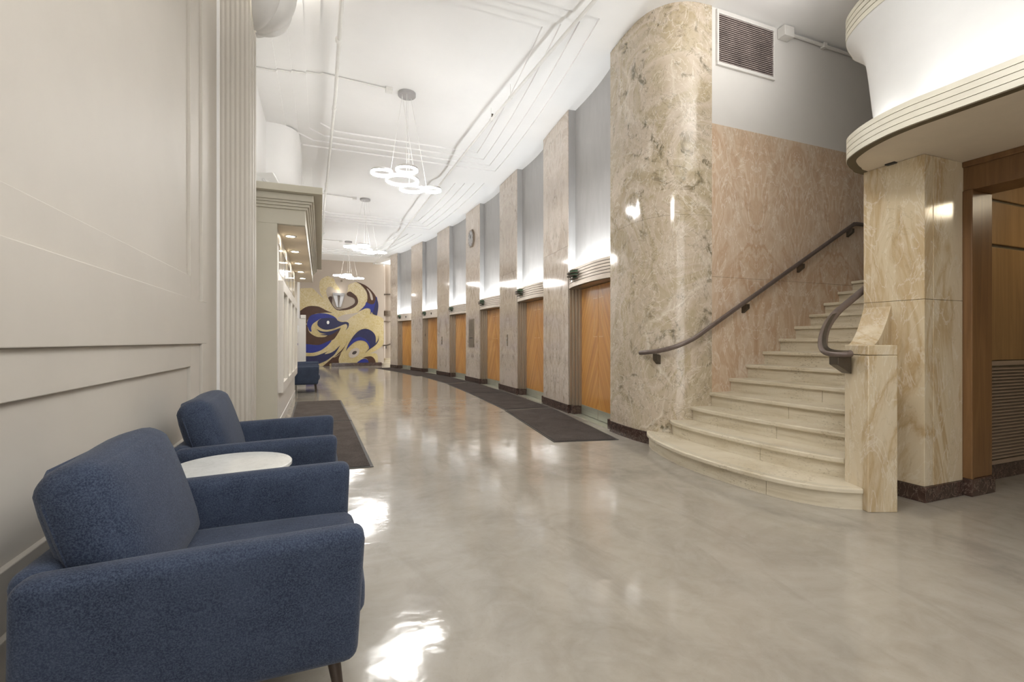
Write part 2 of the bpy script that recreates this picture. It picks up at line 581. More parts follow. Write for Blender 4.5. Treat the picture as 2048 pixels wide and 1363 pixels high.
def spline(pts, per=6, closed=False):
    """Catmull-Rom; a point given twice is a sharp corner"""
    P, corner = [], []
    for p in pts:
        if P and abs(P[-1][0] - p[0]) < 1e-9 and abs(P[-1][1] - p[1]) < 1e-9:
            corner[-1] = True
        else:
            P.append(p)
            corner.append(False)
    n = len(P)
    out = []
    for i in range(n if closed else n - 1):
        p1, p2 = P[i], P[(i + 1) % n]
        p0 = P[(i - 1) % n] if (closed or i > 0) else p1
        p3 = P[(i + 2) % n] if (closed or i + 2 < n) else p2
        if corner[i]:
            p0 = p1
        if corner[(i + 1) % n]:
            p3 = p2
        for k in range(per):
            t = k / per
            out.append(tuple(0.5 * (2 * b + (c - a) * t + (2 * a - 5 * b + 4 * c - d) * t * t + (3 * b - a - 3 * c + d) * t ** 3)
                             for a, b, c, d in zip(p0, p1, p2, p3)))
    if not closed:
        out.append(P[-1])
    return out


def offset(P, d):
    out = []
    for i, p in enumerate(P):
        a, b = P[max(i - 1, 0)], P[min(i + 1, len(P) - 1)]
        tx, ty = b[0] - a[0], b[1] - a[1]
        l = math.hypot(tx, ty)
        out.append((p[0] + ty / l * d, p[1] - tx / l * d))
    return out


def soft_box(w, d, h, r, bulge=(0, 0, 0), n=9):
    """rounded, slightly bulging cushion centred on the origin"""
    mb = MB()
    hx, hy, hz = w / 2, d / 2, h / 2
    half = (hx, hy, hz)
    def pt(p):
        q = [p[i] * half[i] for i in range(3)]
        inn = [max(-(half[i] - r), min(half[i] - r, q[i])) for i in range(3)]
        dv = Vector([q[i] - inn[i] for i in range(3)])
        if dv.length > 1e-9:
            dv = dv.normalized() * r
        res = [inn[i] + dv[i] for i in range(3)]
        for i in range(3):
            j, k = (i + 1) % 3, (i + 2) % 3
            res[i] += bulge[i] * p[i] * (1 - p[j] ** 2) * (1 - p[k] ** 2)
        return tuple(res)
    # denser samples near the edges so the rounding shows
    base = [-1, -0.985, -0.95, -0.9, -0.8, -0.55, -0.25, 0, 0.25, 0.55, 0.8, 0.9, 0.95, 0.985, 1]
    for ax in range(3):
        for sg in (-1, 1):
            rings = []
            for u in base:
                row = []
                for v in base:
                    p = [0, 0, 0]
                    p[ax] = sg
                    p[(ax + 1) % 3] = u
                    p[(ax + 2) % 3] = v
                    row.append(pt(p))
                rings.append(row)
            mb.sheet(rings)
    return mb


# ================================================================== SETTING
MB().box(-1.3, 9.5, -5.0, 26.6, -0.12, 0.0).build('floor', 'floor_concrete', kind='structure')

# ---- ceiling with three stepped coffers following the curve of the lift wall
ceil_bm = bmesh.new()
def coffer_ring(y0, y1, k):
    """outline of step k, counted from the outer edge"""
    xl = -0.60 + 0.20 * k
    ya, yb = y0 + 0.17 * k, y1 - 0.24 * k
    of = 0.42 + 0.21 * k
    ch = 0.27
    pts = [(xl, ya + ch), (xl, yb - ch), (xl + ch, yb)]
    pts.append((arc_x(yb) - of, yb))
    for i in range(1, 14):
        y = yb + (ya - yb) * i / 14
        pts.append((arc_x(y) - of, y))
    pts.append((arc_x(ya) - of, ya))
    pts.append((xl + ch, ya))
    return pts
COFFERS = [(5.10, 10.65), (11.50, 17.05), (17.90, 23.45)]
loops = []
outer = [(-1.3, -5.0), (9.5, -5.0), (9.5, 5.0), (4.6, 5.0)] + [(arc_x(y) + 0.5, y) for y in (6, 8, 10, 12, 14, 16, 18, 20, 22, 24, 26.6)] + [(-1.3, 26.6)]
loops.append(outer)
for y0, y1 in COFFERS:
    loops.append(coffer_ring(y0, y1, 0))
eds = []
for lp in loops:
    vs = [ceil_bm.verts.new((p[0], p[1], ZC)) for p in lp]
    eds += [ceil_bm.edges.new((vs[i], vs[(i + 1) % len(vs)])) for i in range(len(vs))]
bmesh.ops.triangle_fill(ceil_bm, use_beauty=True, use_dissolve=False, edges=eds)
bmesh.ops.recalc_face_normals(ceil_bm, faces=ceil_bm.faces)
me = bpy.data.meshes.new('ceiling')
ceil_bm.to_mesh(me)
ceil_bm.free()
ceiling = bpy.data.objects.new('ceiling', me)
COL.objects.link(ceiling)
me.materials.append(MAT['paint_white'])
ceiling['kind'] = 'structure'
for y0, y1 in COFFERS:
    mb = MB()
    rise = 0.026
    for k in range(4):
        a = coffer_ring(y0, y1, k)
        b = coffer_ring(y0, y1, k + 1)
        z0, z1 = ZC + rise * k, ZC + rise * (k + 1)
        n, base = len(a), len(mb.v)
        mb.v += [(p[0], p[1], z0) for p in a] + [(p[0], p[1], z1) for p in a] + [(p[0], p[1], z1) for p in b]
        for i in range(n):
            j = (i + 1) % n
            mb.f.append((base + i, base + j, base + n + j, base + n + i))
            mb.f.append((base + n + i, base + n + j, base + 2 * n + j, base + 2 * n + i))
        if k == 3:
            mb.f.append(tuple(base + 2 * n + i for i in range(n)))
    mb.build('coffer', 'paint_white', ceiling)
ZI = ZC + 4 * 0.026            # underside inside a coffer

# ---- left wall: stepped sunk panels, then plain wall behind the kiosk
XW = -0.92
wl = thing('wall_left', kind='structure')
MB().box(-1.3, XW - 0.045, -5, 5.45, 0, ZC).build('backing', 'paint_wall', wl)
MB().box(-1.3, XW - 0.005, 5.45, 26.6, 0, ZC).build('backing', 'paint_white', wl)
def slab(y0, y1, z0, z1, d, name='panel_frame'):
    MB().box(XW - 0.06, XW - d, y0, y1, z0, z1).build(name, 'paint_wall', wl, bevel=0.004)
slab(-5, 4.40, 1.58, 1.76, 0.022)
slab(4.40, 4.69, 1.58, ZC, 0.022)
slab(-5, 4.40, 1.05, 1.227, 0.022)
slab(-5, 4.40, 0.31, 0.514, 0.022)
slab(4.40, 4.69, 0.31, 1.227, 0.022)
slab(-5, 4.86, 1.227, 1.58, 0.0)
slab(-5, 4.86, 0.0, 0.31, 0.0)
slab(4.69, 4.86, 0.31, 1.227, 0.0)
slab(4.69, 4.86, 1.58, ZC, 0.0)
slab(4.86, 5.46, 0.0, ZC, 0.03)
# fluted pilaster at the end of the panelling
pil = thing('trim_1', kind='structure')
MB().box(-1.0, -0.655, 5.46, 5.82, 0, ZC).build('pilaster_shaft', 'paint_wall', pil, bevel=0.006)
for i in range(6):
    x = -0.905 + i * 0.042
    MB().tube([(x, 5.462, 0.2), (x, 5.462, ZC)], 0.018, 8, ry=0.006, up=(0, 1, 0)).build('reed', 'paint_wall', pil, smooth=True)
for i in range(2):
    MB().box(-0.66, -0.642 + 0.004 * i, 5.53 + i * 0.13, 5.63 + i * 0.13, 0.2, ZC).build('fillet', 'paint_wall', pil, bevel=0.004)
# rounded upper pier beyond the kiosk, with fine vertical joints
pr = [(-1.0, 9.75), (-0.92, 9.75)] + [(-0.80 + 0.42 * math.sin(a), 10.17 - 0.42 * math.cos(a)) for a in [PI / 2 * i / 10 for i in range(11)]] + [(-0.38, 11.35), (-1.0, 11.35)]
up = thing('trim_2', kind='structure')
MB().prism(pr, 3.28, ZC).build('pier_shaft', 'paint_white', up, smooth=True)
for y in (10.35, 10.6, 10.85, 11.1):
    MB().box(-0.40, -0.372, y, y + 0.2, 3.28, ZC).build('flute', 'paint_white', up, bevel=0.004)

# ---- added wall behind the viewer, blocks world light on the right, open on left
MB().box(2.6, 9.5, -5.2, -5.0, 0, ZC).build('wall_front_added', 'paint_wall', kind='structure')

# ---- far wall
MB().box(-1.3, 3.03, 25.3, 25.6, 0, ZC).build('wall_far', 'paint_beige', kind='structure')
MB().box(3.03, 6.0, 26.2, 26.5, 0, ZC).build('wall_far_recess', 'paint_beige', kind='structure')
tr = thing('trim_3', kind='structure')
MB().box(0.5, 2.9, 25.05, 25.3, 0, 0.16).build('plinth', 'marble_base', tr, bevel=0.01)
# rounded column, soffit bands and curving stair beside the last pillar
fc = thing('far_column', 'pale rounded column with two dark bands beside the mural', 'column')
colpts = [(3.42 + 0.32 * math.cos(a), 25.75 + 0.32 * math.sin(a)) for a in [2 * PI * i / 28 for i in range(28)]]
MB().prism(colpts, 0, ZC).build('shaft', 'paint_beige', fc, smooth=True)
for z0, z1, rr, m in ((2.56, 2.62, 0.42, 'bronze_plate'), (2.63, 2.69, 0.425, 'bronze_plate'), (2.70, 2.76, 0.42, 'bronze_plate'), (2.77, 2.82, 0.425, 'bronze_plate'), (3.66, 3.69, 0.42, 'bronze_dark'), (2.24, 2.28, 0.40, 'bronze_plate')):
    MB().prism([(3.42 + rr * math.cos(a), 25.75 + rr * math.sin(a)) for a in [2 * PI * i / 28 for i in range(28)]], z0, z1).build('band', m, fc, smooth=True)
fs = thing('far_steps', 'low pale curved steps at the far end beside the mural', 'stairs', (0, 0, 0))
for i, (r0, z1) in enumerate(((0.78, 0.12), (0.62, 0.24), (0.48, 0.36))):
    MB().prism([(3.5 + r0 * math.cos(a), 25.75 + r0 * math.sin(a)) for a in [2 * PI * q / 32 for q in range(32)]], z1 - 0.12, z1).build('step', 'travertine', fs, smooth=True)
fr = thing('far_handrail', 'short curved dark handrail beside the mural', 'handrail')
MB().tube(spline([(2.98, 25.25, 1.02), (3.15, 25.22, 1.03), (3.35, 25.24, 1.09), (3.6, 25.3, 1.2)], 5), 0.032, 8).build('rail', 'bronze_dark', fr, smooth=True)
MB().box(3.11, 3.16, 25.2, 25.45, 0.86, 1.0).build('bracket', 'bronze_dark', fr, bevel=0.01)

# ---- curved lift wall: backing behind everything
wb = MB()
S = [-0.02 + i * (18.0 / 40) for i in range(41)]
wb.band([arc(s, 0.40) for s in S], [arc(s, 0.60) for s in S], 0, ZC)
wb.build('wall_right', 'paint_plaster', kind='structure', smooth=True)

# ---- stair wall: plaster above, book-matched rose marble slabs below
ws = thing('wall_stair', kind='structure')
MB().box(4.30, 9.5, 4.415, 4.7, 0, ZC).build('plaster', 'paint_plaster', ws)
xs = [4.335, 5.05, 5.77, 6.49, 7.21, 7.93]
for i in range(5):
    for (z0, z1) in ((0.0, 2.02), (2.02, 3.85)):
        MB().box(xs[i] + 0.0012, xs[i + 1] - 0.0012, 4.40, 4.43, z0 + 0.0012, z1 - 0.0012).build('slab', 'marble_rose', ws)
MB().box(9.2, 9.5, 2.4, 4.7, 0, ZC).build('wall_stair_end', 'paint_plaster', kind='structure')
MB().box(4.9, 9.5, 2.46, 2.69, 0, ZC).build('wall_stair_inner', 'paint_plaster', kind='structure')

# ---- vestibule on the right: walnut walls, jamb, lintel
wv_ = thing('wall_vestibule', kind='structure')
MB().box(5.0, 8.4, 2.40, 2.46, 0.0, 2.72).build('backing', 'recess_dark', wv_)
for (z0, z1) in ((1.075, 2.095), (2.125, 2.505), (2.53, 2.70)):
    for x in (5.06, 6.26, 7.46):
        MB().box(x, x + 1.197, 2.375, 2.41, z0, z1).build('panel', 'walnut_light', wv_, bevel=0.006)
for x in (5.06, 6.26, 7.46):
    MB().box(x, x + 1.197, 2.378, 2.41, 0.0, 0.145).build('base_block', 'marble_base', wv_, bevel=0.006)
MB().box(8.4, 8.6, -5, 2.6, 0, 2.72).build('wall_vestibule_end', 'walnut_light', kind='structure')
MB().box(5.165, 8.6, -5, 2.5, 2.70, 2.80).build('ceiling_vestibule', 'paint_white', kind='structure')
dj = thing('door_7', kind='structure', label='walnut lined opening into the vestibule on the right')
MB().box(4.86, 5.165, 2.19, 2.40, 0.14, 2.466).build('jamb', 'walnut', dj, bevel=0.006)
MB().box(4.84, 4.87, 2.175, 2.24, 0.14, 2.466).build('jamb_edge', 'walnut', dj, bevel=0.006)
MB().box(4.845, 5.18, 2.175, 2.42, 0.0, 0.14).build('plinth_block', 'marble_base', dj, bevel=0.005)
MB().box(4.86, 5.165, -2.0, 2.39, 2.466, 2.70).build('lintel', 'walnut', dj, bevel=0.006)
MB().box(4.835, 4.87, -2.0, 2.24, 2.655, 2.70).build('lintel_cap', 'walnut', dj, bevel=0.006)
MB().box(4.86, 5.165, -5, -2.0, 0, 2.70).build('wall_front_right', 'walnut', kind='structure')
# louvred grille low on the vestibule wall
gr = tag(thing('wall_grille'), 'brown louvred vent grille low on the walnut wall', 'grille')
MB().box(5.10, 6.60, 2.372, 2.40, 0.15, 1.07).build('backing', 'recess_dark', gr)
for a in ((5.10, 6.60, 0.15, 0.185), (5.10, 6.60, 1.03, 1.07), (5.10, 5.135, 0.185, 1.03), (6.565, 6.60, 0.185, 1.03)):
    MB().box(a[0], a[1], 2.345, 2.375, a[2], a[3]).build('frame', 'grille_slat', gr, bevel=0.003)
for i in range(28):
    z = 0.20 + i * 0.0294
    m = MB()
    m.v = [(5.135, 2.348, z), (6.565, 2.348, z), (6.565, 2.372, z + 0.014), (5.135, 2.372, z + 0.014),
           (5.135, 2.348, z + 0.006), (6.565, 2.348, z + 0.006), (6.565, 2.372, z + 0.020), (5.135, 2.372, z + 0.020)]
    m.f = [(0, 1, 2, 3), (4, 5, 6, 7), (0, 1, 5, 4), (1, 2, 6, 5), (2, 3, 7, 6), (3, 0, 4, 7)]
    m.build('louvre', 'grille_slat', gr)

# ================================================================== LIFT WALL
ORD = ['first', 'second', 'third', 'fourth', 'fifth', 'sixth']
def local_frame(k_s):
    t = ATH + k_s / AR
    p = arc(k_s)
    return p, t + PI / 2       # local x runs along the wall into the hall, local y points to the hall side (-n)
# pillars between the lifts
for k in range(1, 7):
    s1, s0 = k * BAY, k * BAY - PW
    if k == 6:
        s1 = 17.40
    sm = (s0 + s1) / 2
    w = s1 - s0
    p, rz = local_frame(sm)
    lab = '%s flat marble pillar from the rounded stair column' % ORD[k - 1]
    if k == 3:
        lab = 'flat marble pillar carrying the clock and the bronze plate'
    if k == 6:
        lab = 'narrow flat marble pillar at the far end beside the mural'
    root = thing('marble_pillar', lab, 'pillar', (p[0], p[1], 0), rz, 'marble pillars between the lifts')
    for z0, z1 in ((0.145, 2.90), (2.90, ZC)):
        MB().box(-w / 2, w / 2, -0.28, 0.0, z0 + 0.001, z1 - 0.001).build('slab', 'marble_pillar', root, bevel=0.003)
    MB().box(-w / 2 - 0.004, w / 2 + 0.004, -0.28, 0.012, 0.0, 0.145).build('base', 'marble_base', root, bevel=0.004)

# lifts
OW = BAY - PW
for k in range(6):
    sA = k * BAY
    p, rz = local_frame(sA + OW / 2)
    d = thing('door_%d' % (k + 1), kind='structure', loc=(p[0], p[1], 0), rz=rz,
              label='%s lift with honey veneer doors from the rounded stair column' % ORD[k])
    h = OW / 2
    # two leaves, meeting near the middle
    for sg in (-1, 1):
        x0, x1 = sorted((sg * 0.004, sg * (h - 0.145)))
        lf = MB().box(x0, x1, -0.225, -0.185, 0.012, 2.13).build('door_leaf', 'door_veneer', d, bevel=0.003)
        MB().box(x0 + 0.002, x1 - 0.002, -0.19, -0.181, 0.014, 0.17).build('kick_plate', 'kick_metal', lf)
        # faint inlaid tapering outline beside the meeting edge
        if k < 3:
            c = [(0.03, 1.93), (0.20, 1.93), (0.135, 1.60), (0.19, 1.32), (0.03, 1.32)]
            inl = MB()
            for i in range(len(c) - 1):
                a, b = Vector((sg * c[i][0], c[i][1])), Vector((sg * c[i + 1][0], c[i + 1][1]))
                nn = Vector((-(b - a).y, (b - a).x)).normalized() * 0.006
                q4 = [a + nn, b + nn, b - nn, a - nn]
                base = len(inl.v)
                inl.v += [(p_.x, -0.1865, p_.y) for p_ in q4] + [(p_.x, -0.1835, p_.y) for p_ in q4]
                inl.f += [(base, base + 1, base + 2, base + 3), (base + 4, base + 5, base + 6, base + 7)]
                inl.f += [(base + r_, base + (r_ + 1) % 4, base + 4 + (r_ + 1) % 4, base + 4 + r_) for r_ in range(4)]
            inl.build('inlay', 'door_inlay', lf)
    # stepped metal jambs above a dark stone block
    for sg in (-1, 1):
        for i in range(4):
            a, b = h - 0.040 * i, h - 0.040 * (i + 1) - 0.002
            x0, x1 = sorted((sg * a, sg * b))
            MB().box(x0, x1, -0.24, -0.012 - 0.043 * i, 0.145, 2.14).build('jamb', 'satin_metal', d, bevel=0.006)
        x0, x1 = sorted((sg * h, sg * (h - 0.158)))
        MB().box(x0, x1, -0.24, -0.02, 0, 0.145).build('jamb_base', 'marble_base', d, bevel=0.004)
    MB().box(-h, h, -0.40, -0.02, 0.0, 0.006).build('sill', 'kick_metal', d)
    # bowed header with reeded face and an open trough behind it
    N = 20
    def bow(o, e=0.0):
        return [(-h + (OW) * i / N, (0.10 + o) * (1 - abs(2 * i / N - 1) ** 3.2) - 0.015 + e) for i in range(N + 1)]
    MB().band(bow(-0.02, -0.01), bow(-0.006), 2.137, 2.438).build('header', 'bronze_dark', d, smooth=True)
    top = bow(-0.03, -0.005)
    und = MB().prism(top + [(h, -0.24), (-h, -0.24)], 2.135, 2.15).build('header_soffit', 'satin_metal', d)
    if k < 4:
        zs = [2.135 + 0.305 * q / 6 for q in range(7)]
        zs[1] = 2.20
        zs = [2.135, 2.215] + [2.215 + (2.44 - 2.215) * q / 5 for q in range(1, 6)]
        for q in range(6):
            MB().band(bow(-0.006), bow(0.004), zs[q] + 0.005, zs[q + 1] - 0.005).build('header_reed', 'header_metal', d, smooth=True)
    else:
        MB().band(bow(-0.006), bow(0.004), 2.137, 2.44).build('header_reed', 'header_metal', d, smooth=True)
        nm = MB()
        # small dark numeral plate on the plain header
        xx = -0.42
        yv = bow(0.0)[int((xx + h) / OW * N)][1]
        nm.box(xx - 0.012, xx + 0.012, yv, yv + 0.02, 2.25, 2.33)
        nm.box(xx - 0.03, xx + 0.03, yv, yv + 0.02, 2.29, 2.312)
        nm.build('numeral', 'black', d)
        MB().box(h - 0.10, h - 0.055, -0.10, -0.085, 1.44, 1.54).build('call_button', 'black', d, bevel=0.004)
    # satin niche wall above, gently concave, with metal returns
    MB().sheet([[(-h + OW * i / 16, -0.13 - 0.045 * math.sin(PI * i / 16), z) for i in range(17)] for z in (2.15, 3.2, 4.2, ZC)]).build('niche_panel', 'niche_metal', d, smooth=True)
    for sg in (-1, 1):
        x0, x1 = sorted((sg * h, sg * (h - 0.012)))
        MB().box(x0, x1, -0.20, -0.006, 2.15, ZC).build('niche_return', 'niche_metal', d)
        x0, x1 = sorted((sg * (h - 0.13), sg * (h - 0.145)))
        MB().box(x0, x1, -0.20, -0.145, 2.15, ZC).build('niche_bead', 'niche_metal', d, bevel=0.004)
    MB().tube([(-h + 0.08, -0.06, 2.345), (h - 0.08, -0.06, 2.345)], 0.012, 8).build('lamp_tube', 'tube_glow', d)
    # finned green lantern on the header
    q = arc(sA + OW / 2)
    lan = thing('hall_lantern', '%s green finned lantern from the stair column, fixed to a lift header' % ORD[k], 'lantern', (q[0], q[1], 0), rz, 'green finned lanterns over the lifts')
    cx = 0.30
    yb = 0.074
    for i, (z, a, b) in enumerate(((2.25, 0.13, 0.10), (2.295, 0.17, 0.14), (2.34, 0.17, 0.14), (2.385, 0.12, 0.10))):
        pts = [(cx + a * math.cos(t2), yb + b * math.sin(t2)) for t2 in [PI * j / 14 for j in range(15)]]
        MB().prism(pts, z - 0.008, z + 0.008).build('fin', 'bronze_dark', lan, bevel=0.002)
        if i < 3:
            pts = [(cx + (a - 0.045) * math.cos(t2), yb + (b - 0.045) * math.sin(t2)) for t2 in [PI * j / 14 for j in range(15)]]
            MB().prism(pts, z + 0.008, z + 0.037).build('lens', 'green_lens', lan, smooth=True)
    MB().box(cx - 0.012, cx + 0.012, yb - 0.02, yb + 0.07, 2.2, 2.42).build('stem', 'chrome', lan, bevel=0.004)

# clock, directory plate and call plates on the pillars
def on_wall(s, z, name, label, cat):
    p, rz = local_frame(s)
    return thing(name, label, cat, (p[0], p[1], z), rz)
ck = on_wall(8.32, 4.36, 'wall_clock', 'grey clock with dark hands high on a marble pillar', 'clock')
octo = [(0.25 * math.cos(a) * (0.97 if i % 2 else 1), 0.285 * math.sin(a)) for i, a in enumerate([PI / 8 + PI / 4 * i for i in range(8)])]
def vert_prism(mb, pts, y0, y1):
    b, n = len(mb.v), len(pts)
    mb.v += [(q[0], y0, q[1]) for q in pts] + [(q[0], y1, q[1]) for q in pts]
    mb.f += [tuple(b + i for i in range(n)), tuple(b + n + i for i in reversed(range(n)))]
    mb.f += [(b + i, b + (i + 1) % n, b + n + (i + 1) % n, b + n + i) for i in range(n)]
    return mb
vert_prism(MB(), octo, 0.0, 0.045).build('case', 'bronze_plate', ck, bevel=0.006)
face = vert_prism(MB(), [(x * 0.86, z * 0.86) for x, z in octo], 0.045, 0.05).build('face', 'canopy_grey', ck)
for i in range(12):
    a = PI / 6 * i
    MB().box(0.19 * math.cos(a) - 0.008, 0.19 * math.cos(a) + 0.008, 0.05, 0.054, 0.21 * math.sin(a) - 0.012, 0.21 * math.sin(a) + 0.012).build('hour_mark', 'black', face)
for ang, ln, wd in ((2.2, 0.12, 0.014), (1.15, 0.17, 0.009)):
    MB().tube([(0, 0.055, 0), (ln * math.cos(ang), 0.055, ln * math.sin(ang))], wd, 6, ry=0.004, up=(0, 1, 0)).build('hand', 'black', ck)
dp = on_wall(8.35, 1.5, 'directory_plate', 'tall bronze plate with engraved lines below the clock', 'plaque')
MB().box(-0.24, 0.24, 0.0, 0.02, -0.43, 0.42).build('plate', 'bronze_plate', dp, bevel=0.004)
for i in range(18):
    z = 0.37 - i * 0.045
    MB().box(-0.20, 0.20 - 0.03 * (i % 3), 0.02, 0.023, z - 0.006, z + 0.006).build('engraved_line', 'bronze_dark', dp)
MB().box(-0.14, 0.14, 0.02, 0.028, -0.17, -0.145).build('slot', 'black', dp)
for s, lab in ((5.32, 'small bronze lift call plate on the second pillar from the stair'), (11.35, 'small bronze lift call plate on the fourth pillar from the stair')):
    cp = on_wall(s, 1.27, 'call_plate', lab, 'call plate')
    MB().box(-0.035, 0.035, 0, 0.015, -0.14, 0.14).build('plate', 'bronze_plate', cp, bevel=0.004)
    for z in (-0.05, 0.05):
        MB().lathe([(0.0, 0.0), (0.018, 0.0), (0.018, 0.012), (0.0, 0.014)], n=12).build('button', 'alu', cp).matrix_local = Matrix.Translation((0, 0.015, z)) @ Matrix.Rotation(-PI / 2, 4, 'X')

# ================================================================== ROUNDED MARBLE COLUMN AND STAIRCASE
plan = spline([arc(0.0), (3.70, 5.36), (3.683, 5.12), (3.68, 4.93), (3.72, 4.74), (3.85, 4.55), (4.06, 4.435), (4.335, 4.40)], 5)
cutA = 16
def inner_of(P, d):
    return offset(P, d)
# travelling from the lift wall towards the stair, the solid lies on the left hand side
mc = thing('marble_column', 'huge rounded marble column between the lifts and the stair', 'column')
for (z0, z1) in ((0.145, 2.74), (2.74, ZC)):
    for (i0, i1) in ((0, cutA), (cutA, len(plan) - 1)):
        seg = plan[i0:i1 + 1]
        full_in = offset(plan, -0.25)[i0:i1 + 1]
        MB().band(full_in, seg, z0 + 0.0012, z1 - 0.0012).build('slab', 'marble_column', mc, smooth=True)
MB().band(offset(plan, -0.25)[:22], offset(plan, 0.012)[:22], 0.0, 0.145).build('base', 'marble_base', mc, smooth=True)

stair = thing('staircase', 'travertine staircase with curved lower steps rising to the right', 'stairs')
R = 0.16
NOSE = {
    1: [(3.70, 4.80), (3.565, 4.615), (3.43, 4.30), (3.325, 3.87), (3.29, 3.42), (3.31, 2.98), (3.385, 2.66), (3.52, 2.435), (3.715, 2.30)],
    2: [(3.86, 4.58), (3.775, 4.45), (3.72, 4.22), (3.695, 3.95), (3.69, 3.49), (3.71, 3.04), (3.77, 2.72), (3.84, 2.52)],
    3: [(4.05, 4.46), (4.02, 4.30), (3.995, 3.9), (3.99, 3.46), (4.015, 3.03), (4.06, 2.66)],
    4: [(4.30, 4.415), (4.275, 4.0), (4.265, 3.6), (4.27, 3.2), (4.30, 2.69)],
}
for i in range(5, 14):
    x = 4.32 + 0.2795 * (i - 4)
    NOSE[i] = [(x, 4.405), (x, 2.69)]
def dens(P):
    return spline(P, 5) if len(P) > 2 else [(P[0][0] + (P[1][0] - P[0][0]) * q / 6, P[0][1] + (P[1][1] - P[0][1]) * q / 6) for q in range(7)]
for i in range(1, 14):
    fr_ = dens(NOSE[i])
    bk = dens(NOSE[i + 1]) if i < 13 else [(8.4, 4.405), (8.4, 2.69)]
    bk = [(x + 0.10, y) for x, y in bk]
    z = i * R
    tr_ = MB().prism(fr_ + bk[::-1], z - 0.042, z).build('tread', 'travertine', stair, bevel=0.011, seg=3)
    # riser blocks below the nosing, with a joint
    rf = [(x + 0.032, y) for x, y in fr_]
    rb = [(x + 0.16, y) for x, y in fr_]
    m = len(rf)
    cut = int(m * (0.68 - 0.02 * (i % 3)))
    parts = [(0, cut), (cut, m - 1)] if i < 6 else [(0, m - 1)]
    for a, b in parts:
        A_, B_ = rf[a:b + 1], rb[a:b + 1]
        if a > 0:
            A_ = [(A_[0][0], A_[0][1] - 0.005)] + A_[1:]
        MB().band(B_, A_, z - R, z - 0.042).build('riser', 'travertine', tr_, smooth=True)
    # anti-slip grooves close to the nosing
    if i < 3:
        for q in range(3):
            o1 = [(x + 0.035 + 0.022 * q, y) for x, y in fr_[3:-3]]
            o2 = [(x + 0.006, y) for x, y in o1]
            MB().band(o2, o1, z - 0.001, z + 0.0008).build('groove', 'paint_kiosk', tr_)

# balustrade: angled newel block, cap and curved top running into the pier
bal = thing('balustrade', 'low cream marble balustrade with a scrolled top at the stair foot', 'balustrade')
A_, B_, C_, D_ = (3.704, 2.264), (3.905, 2.184), (4.0, 2.41), (3.794, 2.492)
MB().prism([A_, B_, C_, D_], 0.0, 1.144).build('newel', 'marble_cream', bal, bevel=0.006)
MB().prism([A_, B_, C_, D_], 1.147, 1.22).build('newel_cap', 'marble_cream', bal, bevel=0.006)
rings = []
for i in range(15):
    f = i / 14
    x0 = 3.80 + (4.338 - 3.80) * f
    ya, yb = 2.415 + 0.06 * f, 2.49 + 0.197 * f
    top = 1.21 + 0.325 * (f ** 1.9)
    xa = 3.985 + (4.338 - 3.985) * f
    rings.append([(xa, ya, 0), (x0, yb, 0), (x0, yb, top), (xa, ya, top)])
MB().strip_solid(rings).build('scroll', 'marble_cream', bal, smooth=True)

# handrails
hr = thing('stair_handrail', 'long dark handrail on the rose marble stair wall', 'handrail')
path = spline([(3.64, 4.86, 1.105), (3.645, 4.72, 1.115), (3.70, 4.57, 1.135), (3.83, 4.42, 1.19), (4.02, 4.345, 1.285), (4.25, 4.33, 1.42), (4.80, 4.33, 1.73), (5.75, 4.33, 2.266), (6.70, 4.33, 2.80), (6.80, 4.33, 2.85), (6.95, 4.33, 2.86), (7.6, 4.33, 2.86)], 5)
MB().tube(path, 0.019, 10, ry=0.027).build('rail', 'bronze_rail', hr, smooth=True)
for x, y, z, wx in ((3.69, 4.62, 1.08, 0), (4.83, 4.33, 1.70, 1), (5.79, 4.33, 2.25, 1), (6.76, 4.33, 2.79, 1)):
    mb = MB()
    if wx:
        mb.v = [(x - 0.025, 4.402, z - 0.11), (x + 0.025, 4.402, z - 0.11), (x + 0.025, 4.402, z), (x - 0.025, 4.402, z),
                (x - 0.025, 4.32, z - 0.055), (x + 0.025, 4.32, z - 0.055), (x + 0.025, 4.32, z), (x - 0.025, 4.32, z)]
    else:
        mb.v = [(x + 0.09, y + 0.02, z - 0.11), (x + 0.06, y + 0.07, z - 0.11), (x + 0.06, y + 0.07, z), (x + 0.09, y + 0.02, z),
                (x - 0.01, y - 0.03, z - 0.055), (x - 0.03, y + 0.02, z - 0.055), (x - 0.03, y + 0.02, z + 0.02), (x - 0.01, y - 0.03, z + 0.02)]
    mb.f = [(0, 1, 2, 3), (4, 5, 6, 7), (0, 1, 5, 4), (1, 2, 6, 5), (2, 3, 7, 6), (3, 0, 4, 7)]
    mb.build('bracket', 'bronze_dark', hr, bevel=0.004)
hr2 = thing('newel_handrail', 'short reeded handrail curling round the cream newel', 'handrail')
path2 = spline([(3.72, 2.40, 1.155), (3.66, 2.43, 1.15), (3.63, 2.52, 1.165), (3.70, 2.60, 1.23), (3.85, 2.68, 1.35), (4.05, 2.735, 1.48), (4.3, 2.75, 1.62), (5.0, 2.75, 2.02), (6.0, 2.75, 2.58)], 6)
rl = MB().tube(path2, 0.034, 12, ry=0.026).build('rail', 'bronze_rail', hr2, smooth=True)
for q in range(4):
    oz = 0.012 + 0.010 * math.cos(q)
    MB().tube([(p[0] - 0.022 + 0.008 * q, p[1] - 0.012 - 0.004 * q, p[2] + 0.016 + 0.003 * q) for p in path2[4:30]], 0.0045, 5).build('reed', 'bronze_dark', rl, smooth=True)
mb = MB()
mb.v = [(3.735, 2.40, 1.0), (3.775, 2.50, 1.0), (3.775, 2.50, 1.14), (3.735, 2.40, 1.14), (3.64, 2.44, 1.07), (3.67, 2.53, 1.07), (3.67, 2.53, 1.14), (3.64, 2.44, 1.14)]
